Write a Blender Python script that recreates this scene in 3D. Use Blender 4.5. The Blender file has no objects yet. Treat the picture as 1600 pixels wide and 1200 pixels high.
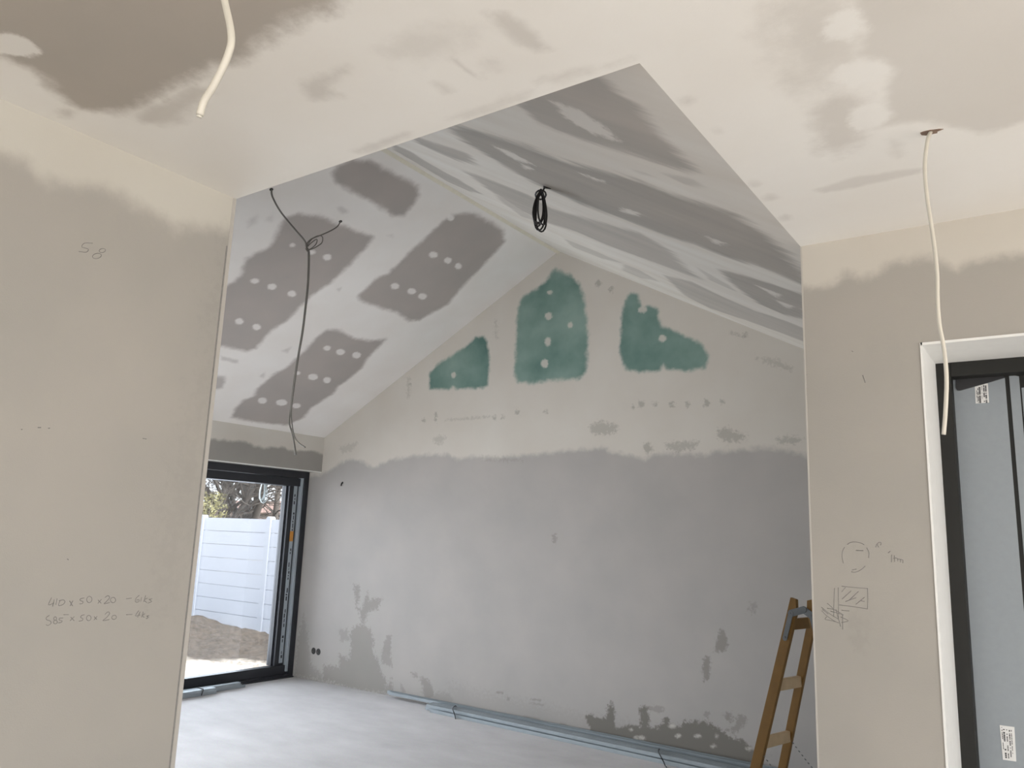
import bpy, bmesh, math, random
import numpy as np
from mathutils import Vector, noise as mnoise, Matrix
random.seed(7)
C = bpy.context.scene.collection

# ------------------------------------------------------------------ camera, world, lights, exposure
F_PX = 1233.53
YAW, PITCH, ROLL = math.radians(35.148), math.radians(10.795), math.radians(2.145)
fw = np.array([-math.sin(YAW)*math.cos(PITCH), math.cos(YAW)*math.cos(PITCH), math.sin(PITCH)])
r0 = np.array([math.cos(YAW), math.sin(YAW), 0.0]); u0 = np.cross(r0, fw)
rt = r0*math.cos(ROLL)+u0*math.sin(ROLL); up = -r0*math.sin(ROLL)+u0*math.cos(ROLL)
cam_data = bpy.data.cameras.new('camera'); cam = bpy.data.objects.new('camera', cam_data); C.objects.link(cam)
cam_data.sensor_width = 36.0; cam_data.lens = F_PX/1600*36.0; cam_data.clip_start = 0.02; cam_data.clip_end = 300
cam.matrix_world = Matrix(((rt[0], up[0], -fw[0], 0), (rt[1], up[1], -fw[1], 0), (rt[2], up[2], -fw[2], 0), (0, 0, 0, 1)))
bpy.context.scene.camera = cam

vs = bpy.context.scene.view_settings
vs.view_transform = 'Standard'; vs.look = 'None'; vs.gamma = 1.0; vs.use_curve_mapping = False
vs.exposure = 0.35
world = bpy.data.worlds.new('overcast_sky'); bpy.context.scene.world = world; world.use_nodes = True
bgn = world.node_tree.nodes['Background']; bgn.inputs[0].default_value = (0.89, 0.925, 1.0, 1); bgn.inputs[1].default_value = 2.3

def area_light(name, loc, rot, sx, sy, power, col):
    d = bpy.data.lights.new(name, 'AREA'); d.shape = 'RECTANGLE'; d.size = sx; d.size_y = sy; d.energy = power; d.color = col
    o = bpy.data.objects.new(name, d); C.objects.link(o); o.location = loc; o.rotation_euler = rot; return o
# daylight lamps facing in; the rear, side and near windows are unseen and added
area_light('added_daylight_rear', (0.9, -4.3, -0.5), (math.radians(90), 0, 0), 3.6, 2.1, 30, (1.0, 0.96, 0.92))
area_light('added_daylight_side', (3.5, .2, -0.5), (math.radians(90), 0, math.radians(90)), 4.2, 2.1, 20, (1.0, 0.96, 0.92))
area_light('daylight_sliding_door', (-7.75, 4.1, -0.45), (math.radians(90), 0, math.radians(-90)), 3.6, 2.1, 150, (0.83, 0.885, 1.0))
area_light('added_fill_near_window', (-5.2, .95, -0.3), (math.radians(90), 0, 0), 2.0, 1.8, 70, (1.0, 0.975, .98))  # added lamp that brightens the vault through an unseen window
sd = bpy.data.lights.new('sun', 'SUN'); sd.energy = 13.0; sd.angle = math.radians(20); sd.color = (1.0, .96, .90)
so = bpy.data.objects.new('sun', sd); C.objects.link(so); so.rotation_euler = Vector((-.70, -.08, -.71)).to_track_quat('-Z', 'Y').to_euler()

# ------------------------------------------------------------------ helpers
def ray(p):
    return (p[0]-800)*rt-(p[1]-600)*up+F_PX*fw
def on_plane(p, n, d):
    v = ray(p); n = np.array(n, float); return v*(d/(v@n))
def onX(p, x): return on_plane(p, (1, 0, 0), x)
def onY(p, y): return on_plane(p, (0, 1, 0), y)
def onZ(p, z): return on_plane(p, (0, 0, 1), z)

def tag(o, label=None, cat=None, group=None, kind=None):
    if label: o['label'] = label
    if cat: o['category'] = cat
    if group: o['group'] = group
    if kind: o['kind'] = kind
    return o
def empty(name, loc=(0, 0, 0), label=None, cat=None, group=None):
    o = bpy.data.objects.new(name, None); C.objects.link(o); o.location = loc
    o.empty_display_size = 0.1
    return tag(o, label, cat, group)
def link_mesh(name, me, mat, parent=None):
    o = bpy.data.objects.new(name, me); C.objects.link(o)
    if mat: me.materials.append(mat)
    if parent:
        o.parent = parent
        if parent.type == 'EMPTY': o.matrix_parent_inverse = Matrix.Translation(-Vector(parent.location))
    return o

class MB:
    """collects simple shapes into one mesh"""
    def __init__(s): s.v = []; s.f = []; s.sm = []
    def add(s, vs_, fs, smooth=False):
        b = len(s.v); s.v += [tuple(map(float, q)) for q in vs_]
        s.f += [tuple(b+i for i in f) for f in fs]; s.sm += [smooth]*len(fs); return s
    def box(s, x0, x1, y0, y1, z0, z1):
        vs_ = [(x, y, z) for z in (z0, z1) for y in (y0, y1) for x in (x0, x1)]
        return s.add(vs_, [(0, 2, 3, 1), (4, 5, 7, 6), (0, 1, 5, 4), (2, 6, 7, 3), (0, 4, 6, 2), (1, 3, 7, 5)])
    def obox(s, c, a, b, d, la, lb, ld):
        """box centred at c with unit axes a,b,d and full sizes"""
        c, a, b, d = map(lambda q: np.array(q, float), (c, a, b, d))
        vs_ = [c+a*i*la/2+b*j*lb/2+d*k*ld/2 for k in (-1, 1) for j in (-1, 1) for i in (-1, 1)]
        return s.add(vs_, [(0, 2, 3, 1), (4, 5, 7, 6), (0, 1, 5, 4), (2, 6, 7, 3), (0, 4, 6, 2), (1, 3, 7, 5)])
    def prism(s, pts, off):
        """closed outline pts (3D), extruded by off"""
        off = np.array(off, float); n = len(pts); a = [np.array(p, float) for p in pts]; vs_ = a+[p+off for p in a]
        fs = [tuple(range(n-1, -1, -1)), tuple(range(n, 2*n))]+[(i, (i+1) % n, n+(i+1) % n, n+i) for i in range(n)]
        return s.add(vs_, fs)
    def tube(s, pts, r, n=8, closed=False, cap=True):
        pts = [np.array(p, float) for p in pts]; m = len(pts)
        rs = r if hasattr(r, '__len__') else [r]*m
        ref = None; vs_ = []
        for i in range(m):
            if closed: t = pts[(i+1) % m]-pts[i-1]
            else: t = pts[min(i+1, m-1)]-pts[max(i-1, 0)]
            t = t/(np.linalg.norm(t)+1e-12)
            if ref is None:
                ref = np.cross(t, (0, 0, 1.0))
                if np.linalg.norm(ref) < .1: ref = np.cross(t, (1.0, 0, 0))
            ref = ref-t*(ref@t); ref = ref/(np.linalg.norm(ref)+1e-12); b = np.cross(t, ref)
            vs_ += [pts[i]+rs[i]*(math.cos(2*math.pi*k/n)*ref+math.sin(2*math.pi*k/n)*b) for k in range(n)]
        fs = []
        for i in range(m if closed else m-1):
            j = (i+1) % m
            fs += [(i*n+k, i*n+(k+1) % n, j*n+(k+1) % n, j*n+k) for k in range(n)]
        s.add(vs_, fs, True)
        if cap and not closed:
            b = len(s.v)-m*n
            s.f += [tuple(b+k for k in range(n-1, -1, -1)), tuple(b+(m-1)*n+k for k in range(n))]; s.sm += [False, False]
        return s
    def build(s, name, mat, parent=None, bevel=0):
        me = bpy.data.meshes.new(name); me.from_pydata(s.v, [], s.f); me.validate(); me.update()
        if len(me.polygons) == len(s.sm): me.polygons.foreach_set('use_smooth', s.sm)
        o = link_mesh(name, me, mat, parent)
        if bevel:
            m = o.modifiers.new('bevel', 'BEVEL'); m.width = bevel; m.segments = 2; m.limit_method = 'ANGLE'
        return o
def smooth_path(pts, k=6):
    pts = [np.array(p, float) for p in pts]; out = []
    P = [2*pts[0]-pts[1]]+pts+[2*pts[-1]-pts[-2]]
    for i in range(1, len(P)-2):
        a, b, c, d = P[i-1:i+3]
        for j in range(k):
            t = j/k
            out.append(.5*((2*b)+(-a+c)*t+(2*a-5*b+4*c-d)*t*t+(-a+3*b-3*c+d)*t**3))
    out.append(pts[-1]); return out

# ------------------------------------------------------------------ materials
def srgb(r, g, b):
    f = lambda c: (c/255)/12.92 if c/255 <= .04045 else ((c/255+.055)/1.055)**2.4
    return (f(r), f(g), f(b), 1)
def new_mat(name):
    m = bpy.data.materials.new(name); m.use_nodes = True; nt = m.node_tree
    return m, nt, nt.nodes['Principled BSDF']
def N(nt, t, **kw):
    n = nt.nodes.new(t)
    for k, v in kw.items(): setattr(n, k, v)
    return n
def simple(name, col, rough=.6, metal=0, var=.08, scale=30, bump=0, spec=.5):
    m, nt, b = new_mat(name)
    tc = N(nt, 'ShaderNodeTexCoord'); no = N(nt, 'ShaderNodeTexNoise'); no.inputs['Scale'].default_value = scale; no.inputs['Detail'].default_value = 5
    nt.links.new(tc.outputs['Object'], no.inputs['Vector'])
    mx = N(nt, 'ShaderNodeMix', data_type='RGBA')
    mx.inputs[6].default_value = tuple(c*(1-var) for c in col[:3])+(1,); mx.inputs[7].default_value = tuple(min(1, c*(1+var)) for c in col[:3])+(1,)
    nt.links.new(no.outputs['Fac'], mx.inputs[0]); nt.links.new(mx.outputs[2], b.inputs['Base Color'])
    b.inputs['Roughness'].default_value = rough; b.inputs['Metallic'].default_value = metal; b.inputs['Specular IOR Level'].default_value = spec
    if bump:
        bp = N(nt, 'ShaderNodeBump'); bp.inputs['Strength'].default_value = bump; bp.inputs['Distance'].default_value = .01
        nt.links.new(no.outputs['Fac'], bp.inputs['Height']); nt.links.new(bp.outputs[0], b.inputs['Normal'])
    return m

def plaster(name, white, board, teal=(.07, .17, .14, 1), stain=(.1, .095, .08, 1), rag=1.6, stretch=(1, 1, 1), nscale=14, mott=.05, rot=0):
    """gypsum boards (attribute gyp), teal boards (teal), damp or bare patches (stain), filler dabs (dot) in a coat of joint compound"""
    m, nt, b = new_mat(name); L = nt.links.new
    tc = N(nt, 'ShaderNodeTexCoord'); mp = N(nt, 'ShaderNodeMapping'); mp.vector_type = 'TEXTURE'; mp.inputs['Scale'].default_value = tuple(1/q for q in stretch); mp.inputs['Rotation'].default_value = (0, 0, rot)
    L(tc.outputs['Object'], mp.inputs['Vector'])
    no = N(nt, 'ShaderNodeTexNoise'); no.inputs['Scale'].default_value = nscale; no.inputs['Detail'].default_value = 6; no.inputs['Roughness'].default_value = .62
    L(mp.outputs[0], no.inputs['Vector'])
    lo = N(nt, 'ShaderNodeTexNoise'); lo.inputs['Scale'].default_value = 2.3; lo.inputs['Detail'].default_value = 4
    L(mp.outputs[0], lo.inputs['Vector'])
    fi = N(nt, 'ShaderNodeTexNoise'); fi.inputs['Scale'].default_value = 34; fi.inputs['Detail'].default_value = 5; fi.inputs['Roughness'].default_value = .7
    L(tc.outputs['Object'], fi.inputs['Vector'])
    hi = N(nt, 'ShaderNodeTexNoise'); hi.inputs['Scale'].default_value = 260; hi.inputs['Detail'].default_value = 3
    L(tc.outputs['Object'], hi.inputs['Vector'])
    def mth(op, a, c, cl=False):
        n = N(nt, 'ShaderNodeMath', operation=op, use_clamp=cl)
        for i, q in enumerate((a, c)):
            if isinstance(q, (int, float)): n.inputs[i].default_value = q
            else: L(q, n.inputs[i])
        return n.outputs[0]
    def mask(attr, rg, no=no):
        a = N(nt, 'ShaderNodeAttribute', attribute_name=attr)
        f = mth('ADD', a.outputs['Fac'], mth('MULTIPLY', mth('SUBTRACT', no.outputs['Fac'], .5), rg*2))
        r = N(nt, 'ShaderNodeMapRange', interpolation_type='SMOOTHSTEP'); L(f, r.inputs[0])
        r.inputs[1].default_value = -1; r.inputs[2].default_value = 1; return r.outputs[0]
    def mix(f, a, c):
        n = N(nt, 'ShaderNodeMix', data_type='RGBA')
        for i, q in ((0, f), (6, a), (7, c)):
            if isinstance(q, (int, float, tuple)): n.inputs[i].default_value = q
            else: L(q, n.inputs[i])
        return n.outputs[2]
    ml = N(nt, 'ShaderNodeMapRange'); L(lo.outputs['Fac'], ml.inputs[0]); ml.inputs[1].default_value = .3; ml.inputs[2].default_value = .7
    w2 = tuple(c*(1-mott*q) for c, q in zip(white[:3], (1.0, 1.3, 1.6)))+(1,)
    g2 = tuple(c*(1-1.6*mott*q) for c, q in zip(board[:3], (1.2, 1.0, .9)))+(1,)
    wc = mix(ml.outputs[0], white, w2); gc = mix(ml.outputs[0], board, g2)
    st = N(nt, 'ShaderNodeAttribute', attribute_name='strength')
    c = mix(mth('MULTIPLY', mask('gyp', rag), st.outputs['Fac'], True), wc, gc)
    t2 = mix(ml.outputs[0], tuple(q*.8 for q in teal[:3])+(1,), tuple(min(1, q*1.25+.012) for q in teal[:3])+(1,))
    c = mix(mth('MULTIPLY', mask('teal', rag*.9), mth('ADD', mth('MULTIPLY', lo.outputs['Fac'], -.5), 1.13), True), c, t2)
    ss = N(nt, 'ShaderNodeAttribute', attribute_name='stain_strength')
    c = mix(mth('MULTIPLY', mask('stain', rag*2.6, fi), ss.outputs['Fac'], True), c, stain)
    c = mix(mth('MULTIPLY', mask('dot', rag*1.2, fi), .8), c, white)
    L(c, b.inputs['Base Color']); b.inputs['Roughness'].default_value = .85; b.inputs['Specular IOR Level'].default_value = .25
    bp = N(nt, 'ShaderNodeBump'); bp.inputs['Strength'].default_value = .12; bp.inputs['Distance'].default_value = .002
    L(hi.outputs['Fac'], bp.inputs['Height']); bp2 = N(nt, 'ShaderNodeBump'); bp2.inputs['Strength'].default_value = .12; bp2.inputs['Distance'].default_value = .006
    L(no.outputs['Fac'], bp2.inputs['Height']); L(bp.outputs[0], bp2.inputs['Normal']); L(bp2.outputs[0], b.inputs['Normal'])
    return m

ZR_ = 2.672
WHITE = (.72, .70, .66, 1)
M_ceil = plaster('joint_compound_on_flat_ceiling', (.84, .82, .77, 1), (.46, .415, .36, 1), nscale=11)
M_left = plaster('plaster_left_wall', (.62, .60, .54, 1), (.435, .41, .37, 1), nscale=8)
M_right = plaster('plaster_right_wall', (.62, .59, .53, 1), (.42, .395, .355, 1), nscale=12)
M_back = plaster('plaster_gable_wall', (.565, .53, .48, 1), (.39, .362, .34, 1), teal=(.10, .20, .175, 1), stain=(.13, .12, .10, 1), nscale=13)
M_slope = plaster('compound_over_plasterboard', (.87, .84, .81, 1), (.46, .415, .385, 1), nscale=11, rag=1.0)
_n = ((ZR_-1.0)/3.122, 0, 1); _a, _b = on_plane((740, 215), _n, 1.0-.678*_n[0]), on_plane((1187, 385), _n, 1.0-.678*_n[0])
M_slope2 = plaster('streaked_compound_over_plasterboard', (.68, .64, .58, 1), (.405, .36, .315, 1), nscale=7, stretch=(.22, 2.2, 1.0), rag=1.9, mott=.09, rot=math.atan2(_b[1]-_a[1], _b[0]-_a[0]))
M_lintel = plaster('plaster_window_wall', (.66, .63, .58, 1), (.36, .34, .315, 1), nscale=12)
M_plain = plaster('plain_plaster', WHITE, WHITE)
M_white = simple('white_reveal_finish', (.84, .84, .81, 1), .6, var=.04)
M_bead = simple('corner_bead', (.50, .475, .435, 1), .5, var=.05)
M_black = simple('anthracite_frame', (.022, .024, .030, 1), .45, var=.1)
M_black2 = simple('anthracite_frame_upper', (.030, .031, .036, 1), .5, var=.1)
M_dark = simple('dark_brown_black_door_frame', (.016, .016, .014, 1), .6, var=.1, spec=.3)
M_film = simple('blue_grey_protective_film', (.27, .30, .32, 1), .55, var=.06, scale=60)
M_liner = simple('grey_liner', (.36, .40, .44, 1), .4, var=.05)
M_cream = simple('cream_insulation_and_ridge_light', (.86, .81, .69, 1), .8)
M_galv = simple('galvanised_steel', (.37, .41, .435, 1), .38, .75, var=.12, scale=14)
M_galv_d = simple('galvanised_steel_groove_shade', (.22, .25, .27, 1), .42, .75, var=.12, scale=14)  # darker steel that paints the shade of the pressed grooves
M_strap = simple('black_plastic', (.012, .012, .014, 1), .4)
M_wood = simple('varnished_wood', (.17, .088, .020, 1), .6, var=.25, spec=.3, scale=16)
M_wood_l = simple('worn_light_wood', (.50, .36, .22, 1), .65, var=.2, scale=18)
M_zinc = simple('zinc_plated_steel', (.13, .137, .14, 1), .5, .35, var=.15)
M_cabw = simple('white_cable_sheath', (.62, .59, .51, 1), .45, var=.04)
M_cabg = simple('grey_cable_sheath', (.15, .14, .125, 1), .55, var=.1)
M_cabk = simple('black_cable_sheath', (.016, .014, .014, 1), .5, var=.1)
M_pencil = simple('pencil_graphite', (.23, .225, .215, 1), .7, var=.3, scale=90)
M_fence = simple('pale_concrete_panel', (.46, .49, .56, 1), .8, var=.05, scale=3)  # blue of skylight in shade put into the concrete colour
M_post = simple('pale_concrete_post', (.44, .47, .54, 1), .8, var=.04, scale=6)  # same skylight blue put into the post colour
M_bark = simple('grey_bark', (.055, .047, .043, 1), .9, var=.35, scale=6, bump=.5)
M_leaf = simple('spring_leaves', (.17, .16, .08, 1), .6, var=.35, scale=3)
M_hole = simple('recess_shade', (.03, .027, .025, 1), .7)  # near-black colour stands in for the shade inside holes
M_paper = simple('white_sticker', (.72, .72, .70, 1), .5, var=.03)
M_ink = simple('black_print', (.03, .03, .035, 1), .6)
M_orange = simple('orange_sticker', (.62, .27, .05, 1), .5, var=.08)

# glass of the sliding door: clear, with the mirror share of a real pane
M_glass, nt, b = new_mat('clear_glass'); nt.nodes.remove(b)
tr = N(nt, 'ShaderNodeBsdfTransparent'); tr.inputs[0].default_value = (.95, .97, .97, 1); gl = N(nt, 'ShaderNodeBsdfGlossy'); gl.inputs['Roughness'].default_value = .01
fr = N(nt, 'ShaderNodeFresnel'); fr.inputs[0].default_value = 1.45; mx = N(nt, 'ShaderNodeMixShader')
nt.links.new(fr.outputs[0], mx.inputs[0]); nt.links.new(tr.outputs[0], mx.inputs[1]); nt.links.new(gl.outputs[0], mx.inputs[2])
nt.links.new(mx.outputs[0], nt.nodes['Material Output'].inputs[0])

# screed floor
M_floor, nt, b = new_mat('dusty_concrete_screed'); L = nt.links.new
tc = N(nt, 'ShaderNodeTexCoord'); n1 = N(nt, 'ShaderNodeTexNoise'); n1.inputs['Scale'].default_value = 2.2; n1.inputs['Detail'].default_value = 8; n1.inputs['Roughness'].default_value = .6
mp = N(nt, 'ShaderNodeMapping'); mp.inputs['Scale'].default_value = (1, 1.8, 1); L(tc.outputs['Object'], mp.inputs['Vector']); L(mp.outputs[0], n1.inputs['Vector'])
n2 = N(nt, 'ShaderNodeTexNoise'); n2.inputs['Scale'].default_value = 120; n2.inputs['Detail'].default_value = 3; L(tc.outputs['Object'], n2.inputs['Vector'])
cr = N(nt, 'ShaderNodeValToRGB'); cr.color_ramp.elements[0].position = .3; cr.color_ramp.elements[0].color = (.50, .485, .485, 1); cr.color_ramp.elements[1].position = .7; cr.color_ramp.elements[1].color = (.61, .59, .59, 1)
L(n1.outputs['Fac'], cr.inputs[0]); mxx = N(nt, 'ShaderNodeMix', data_type='RGBA', blend_type='OVERLAY'); mxx.inputs[0].default_value = .18
L(cr.outputs[0], mxx.inputs[6]); L(n2.outputs['Color'], mxx.inputs[7]); L(mxx.outputs[2], b.inputs['Base Color']); b.inputs['Roughness'].default_value = .75
bp = N(nt, 'ShaderNodeBump'); bp.inputs['Strength'].default_value = .25; bp.inputs['Distance'].default_value = .006; L(n1.outputs['Fac'], bp.inputs['Height']); L(bp.outputs[0], b.inputs['Normal'])

# ------------------------------------------------------------------ marked surfaces
ZC = 1.0; ZF = -1.6
X1, Y1, X2, Y3 = -2.062, 1.392, -0.678, 2.64
YB, XW, XR = 6.085, -6.855, -3.80
ZR = 2.672
KL = (ZR-ZC)/(XR-XW); KR = (ZR-ZC)/(X2-XR)

def seg_sd(P2, poly):
    """signed distance, inside positive, of points P2 (n,2) to polygon"""
    poly = np.array(poly, float); d = np.full(len(P2), 1e9); ins = np.zeros(len(P2), bool)
    for i in range(len(poly)):
        a = poly[i]; b_ = poly[(i+1) % len(poly)]; ab = b_-a; pa = P2-a
        t = np.clip((pa@ab)/(ab@ab+1e-12), 0, 1); q = pa-np.outer(t, ab); d = np.minimum(d, np.hypot(q[:, 0], q[:, 1]))
        c = ((a[1] > P2[:, 1]) != (b_[1] > P2[:, 1]))
        with np.errstate(divide='ignore', invalid='ignore'):
            xi = (b_[0]-a[0])*(P2[:, 1]-a[1])/(b_[1]-a[1])+a[0]
        ins ^= c & (P2[:, 0] < xi)
    return np.where(ins, d, -d)

SOFT = 1.5
class Surface:
    """fine grid(s) in one plane that carry the marks, closed into a slab behind"""
    def __init__(s, n, d, axes):
        s.n = np.array(n, float); s.d = d; s.axes = axes; s.v = []; s.f = []; s.marks = dict(gyp=[], teal=[], stain=[], dot=[])
    def to2(s, P): P = np.atleast_2d(P); return np.stack([P@np.array(s.axes[0], float), P@np.array(s.axes[1], float)], 1)
    def px(s, pts): return s.to2(np.array([on_plane(p, s.n, s.d) for p in pts]))
    def mark(s, kind, pts, soft=.03, strength=1.0): s.marks[kind].append((s.px(pts), soft, strength)); return s
    def mark2(s, kind, pts2, soft=.03, strength=1.0): s.marks[kind].append((np.array(pts2, float), soft, strength)); return s
    def dots(s, pts, r, kind='dot'):
        for p in pts:
            rx, ry = (r, r) if len(p) < 3 else (p[2], p[3] if len(p) > 3 else p[2])
            s.mark(kind, [(p[0]+rx*math.cos(a), p[1]+ry*math.sin(a)) for a in [k*math.pi/5 for k in range(10)]], .012)
        return s
    def grid(s, fn, nu, nv, back, flip=False):
        b0 = len(s.v)
        for j in range(nv+1):
            for i in range(nu+1): s.v.append(tuple(fn(i/nu, j/nv)))
        w = nu+1; fs = [(b0+j*w+i, b0+j*w+i+1, b0+(j+1)*w+i+1, b0+(j+1)*w+i) for j in range(nv) for i in range(nu)]
        bk = len(s.v); back = np.array(back, float)
        for (i, j) in ((0, 0), (1, 0), (1, 1), (0, 1)): s.v.append(tuple(np.array(fn(i, j))+back))
        e = [[b0+i for i in range(w)], [b0+j*w+nu for j in range(nv+1)], [b0+nv*w+i for i in range(nu, -1, -1)], [b0+j*w for j in range(nv, -1, -1)]]
        fs.append((bk+3, bk+2, bk+1, bk))
        for k in range(4): fs.append(tuple(reversed(e[k]))+(bk+k, bk+(k+1) % 4))
        if flip: fs = [tuple(reversed(f)) for f in fs]
        s.f += fs; return s
    def build(s, name, mat, kind='structure'):
        me = bpy.data.meshes.new(name); me.from_pydata(s.v, [], s.f); me.update()
        V = np.array(s.v); P2 = s.to2(V)
        for k, lst in s.marks.items():
            f = np.full(len(V), -6.0); st = np.ones(len(V))
            for poly, soft, strg in lst:
                if k == 'gyp': soft = soft*SOFT
                if k == 'teal': soft = soft*1.2
                lo = poly.min(0)-soft*6; hi_ = poly.max(0)+soft*6
                m = np.all((P2 >= lo) & (P2 <= hi_), axis=1)
                if not m.any(): continue
                q = np.clip(seg_sd(P2[m], poly)/soft, -6, 6); g = f[m]; w = q > g
                g[w] = q[w]; f[m] = g; ss = st[m]; ss[w] = strg; st[m] = ss
            a = me.attributes.new(k, 'FLOAT', 'POINT'); a.data.foreach_set('value', f.astype(np.float32))
            if k in ('gyp', 'stain'):
                a = me.attributes.new('strength' if k == 'gyp' else 'stain_strength', 'FLOAT', 'POINT'); a.data.foreach_set('value', st.astype(np.float32))
        return tag(link_mesh(name, me, mat), kind=kind)

# floor
MB().box(-7.285, 3.3, -4.1, 6.3, ZF-.25, ZF).build('floor', M_floor)['kind'] = 'structure'

# ---- flat ceiling (L shaped)
S = Surface((0, 0, 1), ZC, ((1, 0, 0), (0, 1, 0)))
def rectz(x0, x1, y0, y1): return lambda u, v: (x0+(x1-x0)*u, y0+(y1-y0)*v, ZC)
S.grid(rectz(X1, .7, .2, Y1), 184, 80, (0, 0, .25), True)
S.grid(rectz(X2, .7, Y1, Y3), 92, 84, (0, 0, .25), True)
S.grid(rectz(.7, 3.3, -4.1, 2.93), 2, 2, (0, 0, .25), True)
S.grid(rectz(-2.4, .7, -4.1, .2), 2, 2, (0, 0, .25), True)
S.grid(rectz(-2.4, X1, .2, Y1), 1, 1, (0, 0, .25), True)
S.grid(rectz(X2, .7, Y3, 2.93), 1, 1, (0, 0, .25), True)
S.mark('gyp', [(-120, -120), (-120, 60), (0, 88), (40, 102), (68, 122), (85, 145), (100, 160), (130, 172), (195, 178), (240, 156), (285, 128), (330, 108), (385, 88), (420, 62), (445, 42), (490, 22), (530, 2), (560, -60), (500, -140)], .022, 1.0)
S.mark('gyp', [(205, 182), (222, 192), (250, 196), (275, 186), (310, 162), (325, 140), (300, 138), (262, 158), (225, 168)], .018, .5)
S.mark('gyp', [(92, 172), (105, 168), (118, 176), (112, 186), (98, 184)], .012, .5)
S.mark('dot', [(-30, 52), (20, 52), (50, 64), (68, 84), (40, 89), (0, 84), (-30, 80)], .008)
S.mark('gyp', [(472, 132), (500, 118), (545, 104), (512, 138), (532, 148), (488, 158), (474, 146)], .014, .42)
S.mark('gyp', [(590, 80), (640, 60), (700, 40), (745, 48), (735, 70), (690, 80), (650, 96), (618, 92)], .03, .25)
S.mark('gyp', [(764, 22), (790, 20), (835, 50), (862, 76), (838, 84), (800, 60)], .012, .42)
S.mark('gyp', [(690, 86), (715, 96), (760, 127), (735, 116)], .006, .4)
S.mark('gyp', [(680, 130), (700, 136), (712, 145), (696, 146)], .012, .3)
S.mark('gyp', [(752, 92), (775, 96), (785, 112), (762, 110)], .018, .3)
S.mark('gyp', [(548, 236), (600, 216), (640, 206), (618, 220), (575, 238)], .012, .35)
S.mark('gyp', [(700, 186), (770, 160), (830, 142), (815, 156), (760, 176)], .014, .3)
S.mark('gyp', [(838, 128), (880, 112), (960, 98), (985, 92), (930, 108), (875, 128)], .014, .3)
for q in ((1075, 158), (1122, 205), (1180, 288), (1205, 308), (1228, 340)): S.dots([(q[0], q[1], 8, 5)], 0, 'gyp'); S.marks['gyp'][-1] = (S.marks['gyp'][-1][0], .012, .28)
S.mark('gyp', [(1322, -80), (1326, 0), (1344, 20), (1350, 45), (1342, 62), (1345, 85), (1385, 98), (1393, 130), (1386, 160), (1391, 182), (1372, 200), (1410, 192), (1445, 191), (1500, 200), (1530, 209), (1570, 200), (1600, 188), (1800, 150), (1800, -80)], .014, .40)
S.mark('gyp', [(1208, 8), (1240, -20), (1300, -60), (1330, -20), (1340, 60), (1330, 95), (1300, 110), (1290, 140), (1240, 136), (1232, 100), (1215, 60)], .05, .34)
S.mark('gyp', [(1272, 165), (1300, 150), (1345, 158), (1360, 190), (1345, 222), (1310, 240), (1285, 238), (1278, 205)], .03, .42)
S.mark('gyp', [(1270, 296), (1340, 276), (1440, 262), (1445, 268), (1350, 290), (1290, 302)], .008, .3)
S.mark('gyp', [(1390, 218), (1412, 224), (1405, 246), (1392, 240)], .014, .25)
S.mark('dot', [(1302, 118), (1312, 102), (1345, 94), (1380, 98), (1390, 106), (1372, 124), (1335, 136), (1308, 132)], .012)
S.mark('dot', [(1300, 22), (1325, 10), (1348, 28), (1350, 45), (1328, 62), (1290, 62), (1288, 44)], .016)
S.mark('dot', [(1328, 178), (1350, 160), (1382, 162), (1391, 180), (1375, 196), (1340, 206), (1325, 196)], .012)
ceil = S.build('ceiling', M_ceil)

# ---- left wall
S = Surface((1, 0, 0), X1, ((0, 1, 0), (0, 0, 1)))
S.grid(lambda u, v: (X1, .15+(Y1-.15)*u, ZF+(ZC-ZF)*v), 80, 160, (-.3, 0, 0))
S.grid(lambda u, v: (X1, -4.1+(4.25)*u, ZF+(ZC-ZF)*v), 2, 2, (-.3, 0, 0))
S.mark('gyp', [(-200, 205), (0, 240), (40, 256), (62, 276), (80, 284), (125, 290), (165, 300), (200, 320), (240, 337), (268, 350), (322, 352), (345, 358), (380, 372), (380, 2000), (-200, 2000)], .022, 1.0)
S.mark('stain', [(300, 640), (326, 560), (330, 480), (350, 420), (352, 372), (362, 372), (300, 760), (276, 900), (250, 960), (262, 800)], .05, .06)
wl = S.build('wall_left', M_left)

# ---- right wall with the doorway
DX0, DX1, DZ = -.331, .75, .620
S = Surface((0, 1, 0), Y3, ((1, 0, 0), (0, 0, 1)))
def recty(x0, x1, z0, z1, y): return lambda u, v: (x0+(x1-x0)*u, y, z0+(z1-z0)*v)
S.grid(recty(X2, DX0, ZF, ZC, Y3), 24, 170, (0, .29, 0), False)
S.grid(recty(DX0, DX1, DZ, ZC, Y3), 60, 24, (0, .29, 0), False)
S.grid(recty(DX1, 3.3, ZF, ZC, Y3), 2, 2, (0, .29, 0), False)
S.mark('gyp', [(1200, 440), (1258, 448), (1290, 444), (1310, 438), (1320, 427), (1342, 437), (1368, 427), (1384, 411), (1405, 403), (1440, 400), (1458, 404), (1476, 413), (1492, 418), (1514, 408), (1545, 404), (1600, 397), (1900, 370), (1900, 2000), (1200, 2000)], .016, 1.0)
S.mark('stain', [(1326, 958), (1340, 955), (1352, 990), (1350, 1020), (1335, 1010)], .02, .07)
wr = S.build('wall_right', M_right)

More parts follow.
